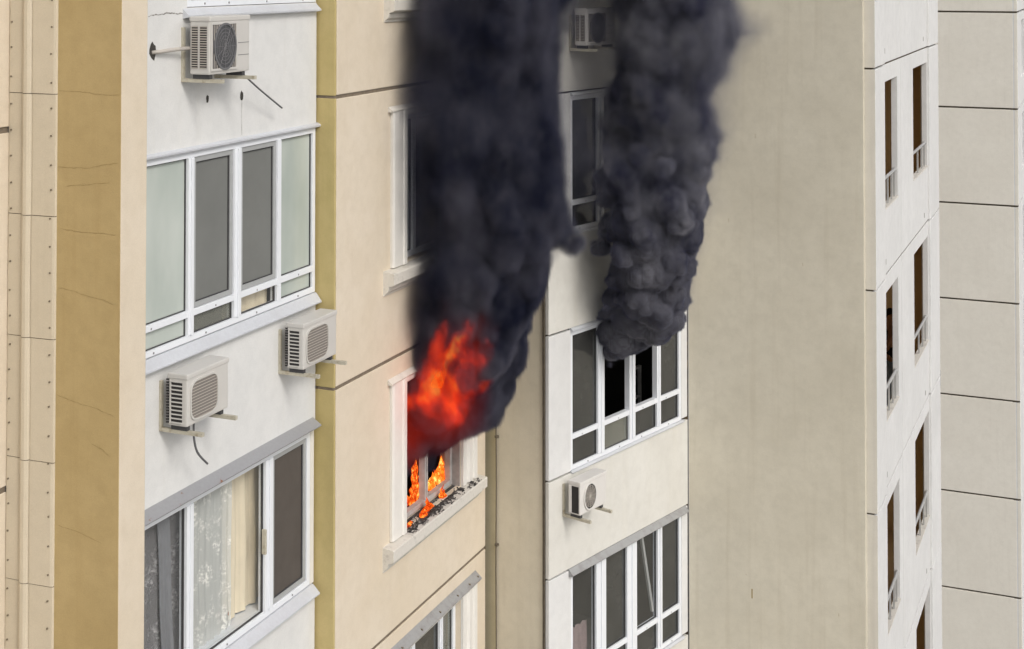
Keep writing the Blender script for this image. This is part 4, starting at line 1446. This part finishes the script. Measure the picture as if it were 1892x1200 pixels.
def streak(p, a, b2, r0, r1):
    d = [b2[k] - a[k] for k in range(3)]
    t = np.clip(sum((p[k] - a[k]) * d[k] for k in range(3)) / sum(q * q for q in d), 0, 1)
    return 1 - np.sqrt(sum((p[k] - a[k] - d[k] * t) ** 2 for k in range(3))) / (r0 + (r1 - r0) * t)


# --- plume A: out of the burning window and up along the cream front.  z: left, right, depth centre, half depth
rowsA = [(20.72, -1.20, -1.02, 16.05, 0.15), (20.80, -1.20, -0.84, 16.0, 0.24), (21.10, -1.20, -0.34, 15.9, 0.36), (21.51, -1.17, -0.09, 15.75, 0.48), (21.85, -1.04, -0.01, 15.65, 0.55),
         (22.28, -0.97, 0.10, 15.6, 0.58), (22.57, -0.90, 0.24, 15.58, 0.60), (22.99, -0.84, 0.36, 15.5, 0.62), (23.4, -0.86, 0.50, 15.45, 0.66), (24.0, -0.90, 0.52, 15.4, 0.7),
         (24.67, -0.92, 0.50, 15.4, 0.72), (25.24, -0.92, 0.48, 15.4, 0.74), (25.69, -0.90, 0.58, 15.4, 0.76), (26.2, -0.88, 0.72, 15.4, 0.8), (28.0, -0.75, 1.05, 15.4, 0.9)]
loA = (-1.90, 14.35, 20.55)
n3, hiA, P = grid(loA, (1.45, 17.0, 27.6), VOX)
m, p, warp, sdf, xc, xl, xr = base_shape(P, rowsA, 100, 0.32, 0.75)
X, Y, Z = p
PW = [X + warp[0] * 0.6, Y + warp[1] * 0.6, (Z + warp[2]) * 0.8]
soft = sstep(Z, 22.2, 24.0)
left = sstep(xc - X, 0.0, 0.5)
sdf = sdf + 0.36 * (0.36 - worley2(PW, 0.58, 31)) + 0.20 * (0.36 - worley2(PW, 0.28, 32)) * (1 - 0.25 * soft) + 0.06 * (0.36 - worley2(PW, 0.12, 33)) * (1 - 0.6 * soft) * (1 - left)
sdf = sdf + (fbm(p, 0.5, 140, 4) - 0.5) * 0.30 * soft
# small puffs that roll out to the right in front of the bay
wp = worley2(p, 0.13, 35)
for (px, pz, pr_) in ((0.44, 23.24, 0.17), (0.56, 23.14, 0.13), (0.66, 23.07, 0.105), (0.60, 23.22, 0.09)):
    sdf = np.maximum(sdf, pr_ - np.sqrt((X + warp[0] * .5 - px) ** 2 + ((Y - 15.6) * 0.8) ** 2 + (Z + warp[2] * .5 - pz) ** 2) + 0.09 * (0.35 - wp))
edge = 0.045 + 0.16 * soft + 0.30 * left * sstep(Z, 21.6, 22.4)
body_ = sstep(sdf, -edge * 0.55, edge * 1.1)
# the sides thin out into torn haze
ragged = (fbm((X, Y, Z * 0.7), 0.42, 180, 5, 0.6) - 0.5) * 0.6 + (fbm((X * .3, Y, Z), 0.95, 190, 2) - 0.5) * 0.5
fL = np.clip((xl + 0.12 + ragged - X) / 0.72, 0, 1) * sstep(Z, 21.75, 22.5)
fR = np.clip((X - xr + 0.03 + ragged) / 0.40, 0, 1) * sstep(Z, 23.3, 23.8)
feather = np.exp(-6.5 * fL - 5.5 * fR)
dens = 34.0 * feather * body_ ** (1 + 0.5 * soft) * (0.25 + 1.5 * fbm(p, 0.35, 150, 4))
dens = dens + 2.0 * left * sstep(Z, 21.8, 22.6) * sstep(sdf, -0.45, 0.05) ** 2 * (0.4 + 1.2 * fbm(p, 0.4, 165, 3))
# thin veil round the upper plume
dens = dens + 0.4 * sstep(sdf, -0.60, 0.0) * sstep(Z, 22.4, 24.0) * (0.3 + 1.4 * fbm(p, 0.5, 160, 4)) * sstep(fbm(p, 0.7, 170, 3), 0.36, 0.60)
fade = 1 - sstep(Z, 26.7, 27.55)

# fire inside plume A: along streaks that lean up and to the right
YF = 15.05


def fire_field(p):
    X, Y, Z = p
    wf = [(fbm((X, Y, Z * 0.6), 0.26, 200 + 9 * k, 5, 0.6) - 0.5) * 0.34 for k in range(3)]
    q = [X + wf[0], Y + wf[1], Z + wf[2]]
    hot = np.maximum.reduce([streak(q, (-0.85, YF, 21.60), (-0.46, YF, 22.40), 0.19, 0.09), streak(q, (-0.86, YF + .05, 21.75), (-0.72, YF, 22.36), 0.18, 0.11),
                             streak(q, (-0.60, YF, 21.52), (-0.40, YF, 22.10), 0.25, 0.19), streak(q, (-1.16, YF + .45, 21.36), (-0.90, YF + .1, 21.62), 0.12, 0.13), streak(q, (-0.40, YF + .12, 21.56), (-0.22, YF + .12, 21.74), 0.09, 0.05)])
    glow = np.maximum.reduce([streak(q, (-0.72, YF + .1, 21.45), (-0.48, YF + .1, 22.38), 0.56, 0.34), streak(q, (-1.12, YF + .4, 20.95), (-1.02, YF + .35, 21.45), 0.30, 0.26), streak(q, (-0.5, YF + .2, 22.4), (-0.35, YF + .15, 23.5), 0.3, 0.25)])
    core = streak(q, (-0.86, YF - .04, 21.66), (-0.54, YF - .04, 22.26), 0.11, 0.05)
    u, v, w = X * 0.80 + Z * 0.45, Y, Z * 0.38 - X * 0.25          # drawn out along the rising flame
    tex = fbm((u + wf[0] * .6, v, w), 0.10, 240, 5, 0.62)
    lick = 1 - np.abs(2 * fbm((u + wf[1], v + wf[2], w), 0.16, 260, 4, 0.6) - 1) * 3.2
    f = np.clip(hot * 1.25, 0, 1) ** 0.9 * (0.12 + 0.60 * sstep(tex, 0.42, 0.66) + 0.55 * np.clip(lick, 0, 1) ** 2 * sstep(tex, 0.3, 0.55)) * 0.8
    f = f + np.clip(glow, 0, 1) ** 1.4 * 0.15 + np.clip(core, 0, 1) ** 0.8 * 0.75 * sstep(tex, 0.36, 0.6)
    return np.clip(f, 0, 1), q


fire, q = fire_field(p)
dens = dens * (1 - 0.90 * sstep(fire, 0.06, 0.45))
# smoke between the eye and the fire thins with it
front = np.maximum.reduce([streak(q, (-0.85, YF - .2, 21.60), (-0.46, YF - .2, 22.38), 0.24, 0.14), streak(q, (-0.58, YF - .2, 21.5), (-0.42, YF - .2, 22.05), 0.2, 0.15)])
dens = dens * (1 - 0.66 * sstep(front, 0.0, 0.5))
cd = sdf - edge - 0.10 - 1.2 * (fL + fR) - 0.6 * np.clip(fire * 4, 0, 1) - 0.6 * sstep(front, -0.2, 0.3) - 0.5 * sstep(Z, 26.4, 26.8)
D = np.zeros(n3, np.float32); D[m] = dens * fade; rim0(D, 0)
K = np.full(n3, -1, np.float32); K[m] = cd; rim0(K, -1); blur(K, 2)
me = surface_nets(K, loA, VOX, 0.0)
me.materials.append(MATS['smoke_core'])
pa = tag(link('smoke_plume', me), 'thick black smoke pouring out of the burning window and rising', 'smoke')
volume_object('smoke_veil', D, loA, hiA, pa, 'smoke_black')
VF = 0.016
flo = (-1.45, 14.62, 20.75)
n3, fhi, P = grid(flo, (0.05, 15.75, 23.70), VF)
G, q = fire_field(P)
rim0(G, 0)
GC = streak([P[k] + (q[k] - P[k]) * .5 for k in range(3)], (-0.80, YF + .16, 21.68), (-0.56, YF + .16, 22.15), 0.10, 0.07)
rim0(GC, -1); blur(GC, 1)
fcore = surface_nets(GC, flo, VF, 0.40)
fcore.name = 'fireball'
fcore.materials.append(MATS['flame_core'])
fb_ = tag(link('fireball', fcore), 'big orange fireball rolling inside the black smoke above the window', 'flame')
volume_object('fire_glow', G, flo, fhi, fb_, 'fire_glow')

# --- plume B: out of the angled bay's window, packed cauliflower billows
rowsB = [(21.24, 1.10, 1.14, 17.75, 0.04), (21.36, 1.18, 1.36, 17.6, 0.15), (21.52, 1.19, 1.72, 17.5, 0.30), (21.79, 1.19, 1.95, 17.4, 0.40), (22.09, 1.13, 2.02, 17.25, 0.46), (22.49, 1.07, 2.10, 17.1, 0.52),
         (22.95, 1.07, 2.18, 17.0, 0.56), (23.34, 1.07, 2.30, 16.9, 0.6), (23.71, 1.08, 2.27, 16.9, 0.62), (24.15, 1.08, 2.38, 16.9, 0.64), (24.54, 1.07, 2.30, 16.85, 0.66),
         (24.97, 1.16, 2.50, 16.8, 0.68), (25.28, 1.20, 2.75, 16.8, 0.7), (25.66, 1.15, 2.65, 16.8, 0.72), (26.2, 0.85, 2.65, 16.8, 0.75), (28.0, 0.5, 2.7, 16.8, 0.85)]
VB = 0.026
loB = (0.20, 15.80, 21.05)
n3, hiB, P = grid(loB, (3.25, 18.20, 27.5), VB)
m, p, warp, sdf, xc, xl, xr = base_shape(P, rowsB, 300, 0.18, 0.7)
X, Y, Z = p
PW = [X + warp[0] * 0.5, Y + warp[1] * 0.5, Z + warp[2] * 0.5]
soft = sstep(Z, 22.7, 24.6)
sdf = sdf + 0.26 * (0.32 - worley2(PW, 0.56, 41)) + 0.27 * (0.30 - worley2(PW, 0.31, 42)) * (1 - 0.4 * soft) + 0.11 * (0.30 - worley2(PW, 0.145, 43)) * (1 - 0.5 * soft) + 0.03 * (0.3 - worley2(PW, 0.075, 44)) * (1 - soft)
sdf = sdf - 2.0 * np.maximum(0, np.interp(X, [1.0, 1.1, 2.0, 2.3], [21.34, 21.29, 21.82, 22.0]).astype(np.float32) - Z)
sdf = sdf + (fbm(p, 0.45, 340, 4) - 0.5) * 0.34 * soft
soft2 = sstep(Z, 23.8, 25.6) * sstep(X - xc, -0.2, 0.7)
edge = 0.022 + 0.13 * soft + 0.25 * soft2
dens = 75.0 * sstep(sdf, -edge * 0.4, edge) * (0.6 + 0.8 * fbm(p, 0.3, 350, 4)) * (1 - 0.6 * soft) * (1 - 0.6 * soft2)
ragged = (fbm((X, Y, Z * 0.7), 0.40, 380, 5, 0.6) - 0.5) * 0.6 + (fbm((X * .3, Y, Z), 0.9, 390, 2) - 0.5) * 0.5
fR = np.clip((X - xr + 0.12 + ragged) / 0.60, 0, 1) * sstep(Z, 22.9, 24.6)
fL = np.clip((xl + 0.10 + ragged * 0.6 - X) / 0.40, 0, 1) * sstep(Z, 23.8, 25.0)
dens = dens * np.exp(-5.5 * fR - 5.5 * fL)
dens = dens + 0.4 * sstep(sdf, -0.6, 0.0) * sstep(Z, 23.4, 24.8) * (0.3 + 1.4 * fbm(p, 0.5, 360, 4)) * sstep(fbm(p, 0.7, 370, 3), 0.36, 0.60)
dens = dens + 0.5 * sstep(sdf, -0.22, 0.0) * sstep(Z, 21.7, 22.3)
fade = 1 - sstep(Z, 26.6, 27.45)
D = np.zeros(n3, np.float32); D[m] = dens * fade; rim0(D, 0)
K = np.full(n3, -1, np.float32); K[m] = sdf - edge * (0.15 + 0.85 * soft) - 0.002 - 0.06 * soft - 1.2 * (fR + fL) - 0.5 * sstep(Z, 26.3, 26.7); rim0(K, -1)
me = surface_nets(K, loB, VB, 0.0)
me.materials.append(MATS['smoke_core_grey'])
pb_ = tag(link('smoke_plume', me), 'dense grey cauliflower smoke billowing from the angled bay window', 'smoke')
volume_object('smoke_veil', D, loB, hiB, pb_, 'smoke_grey')
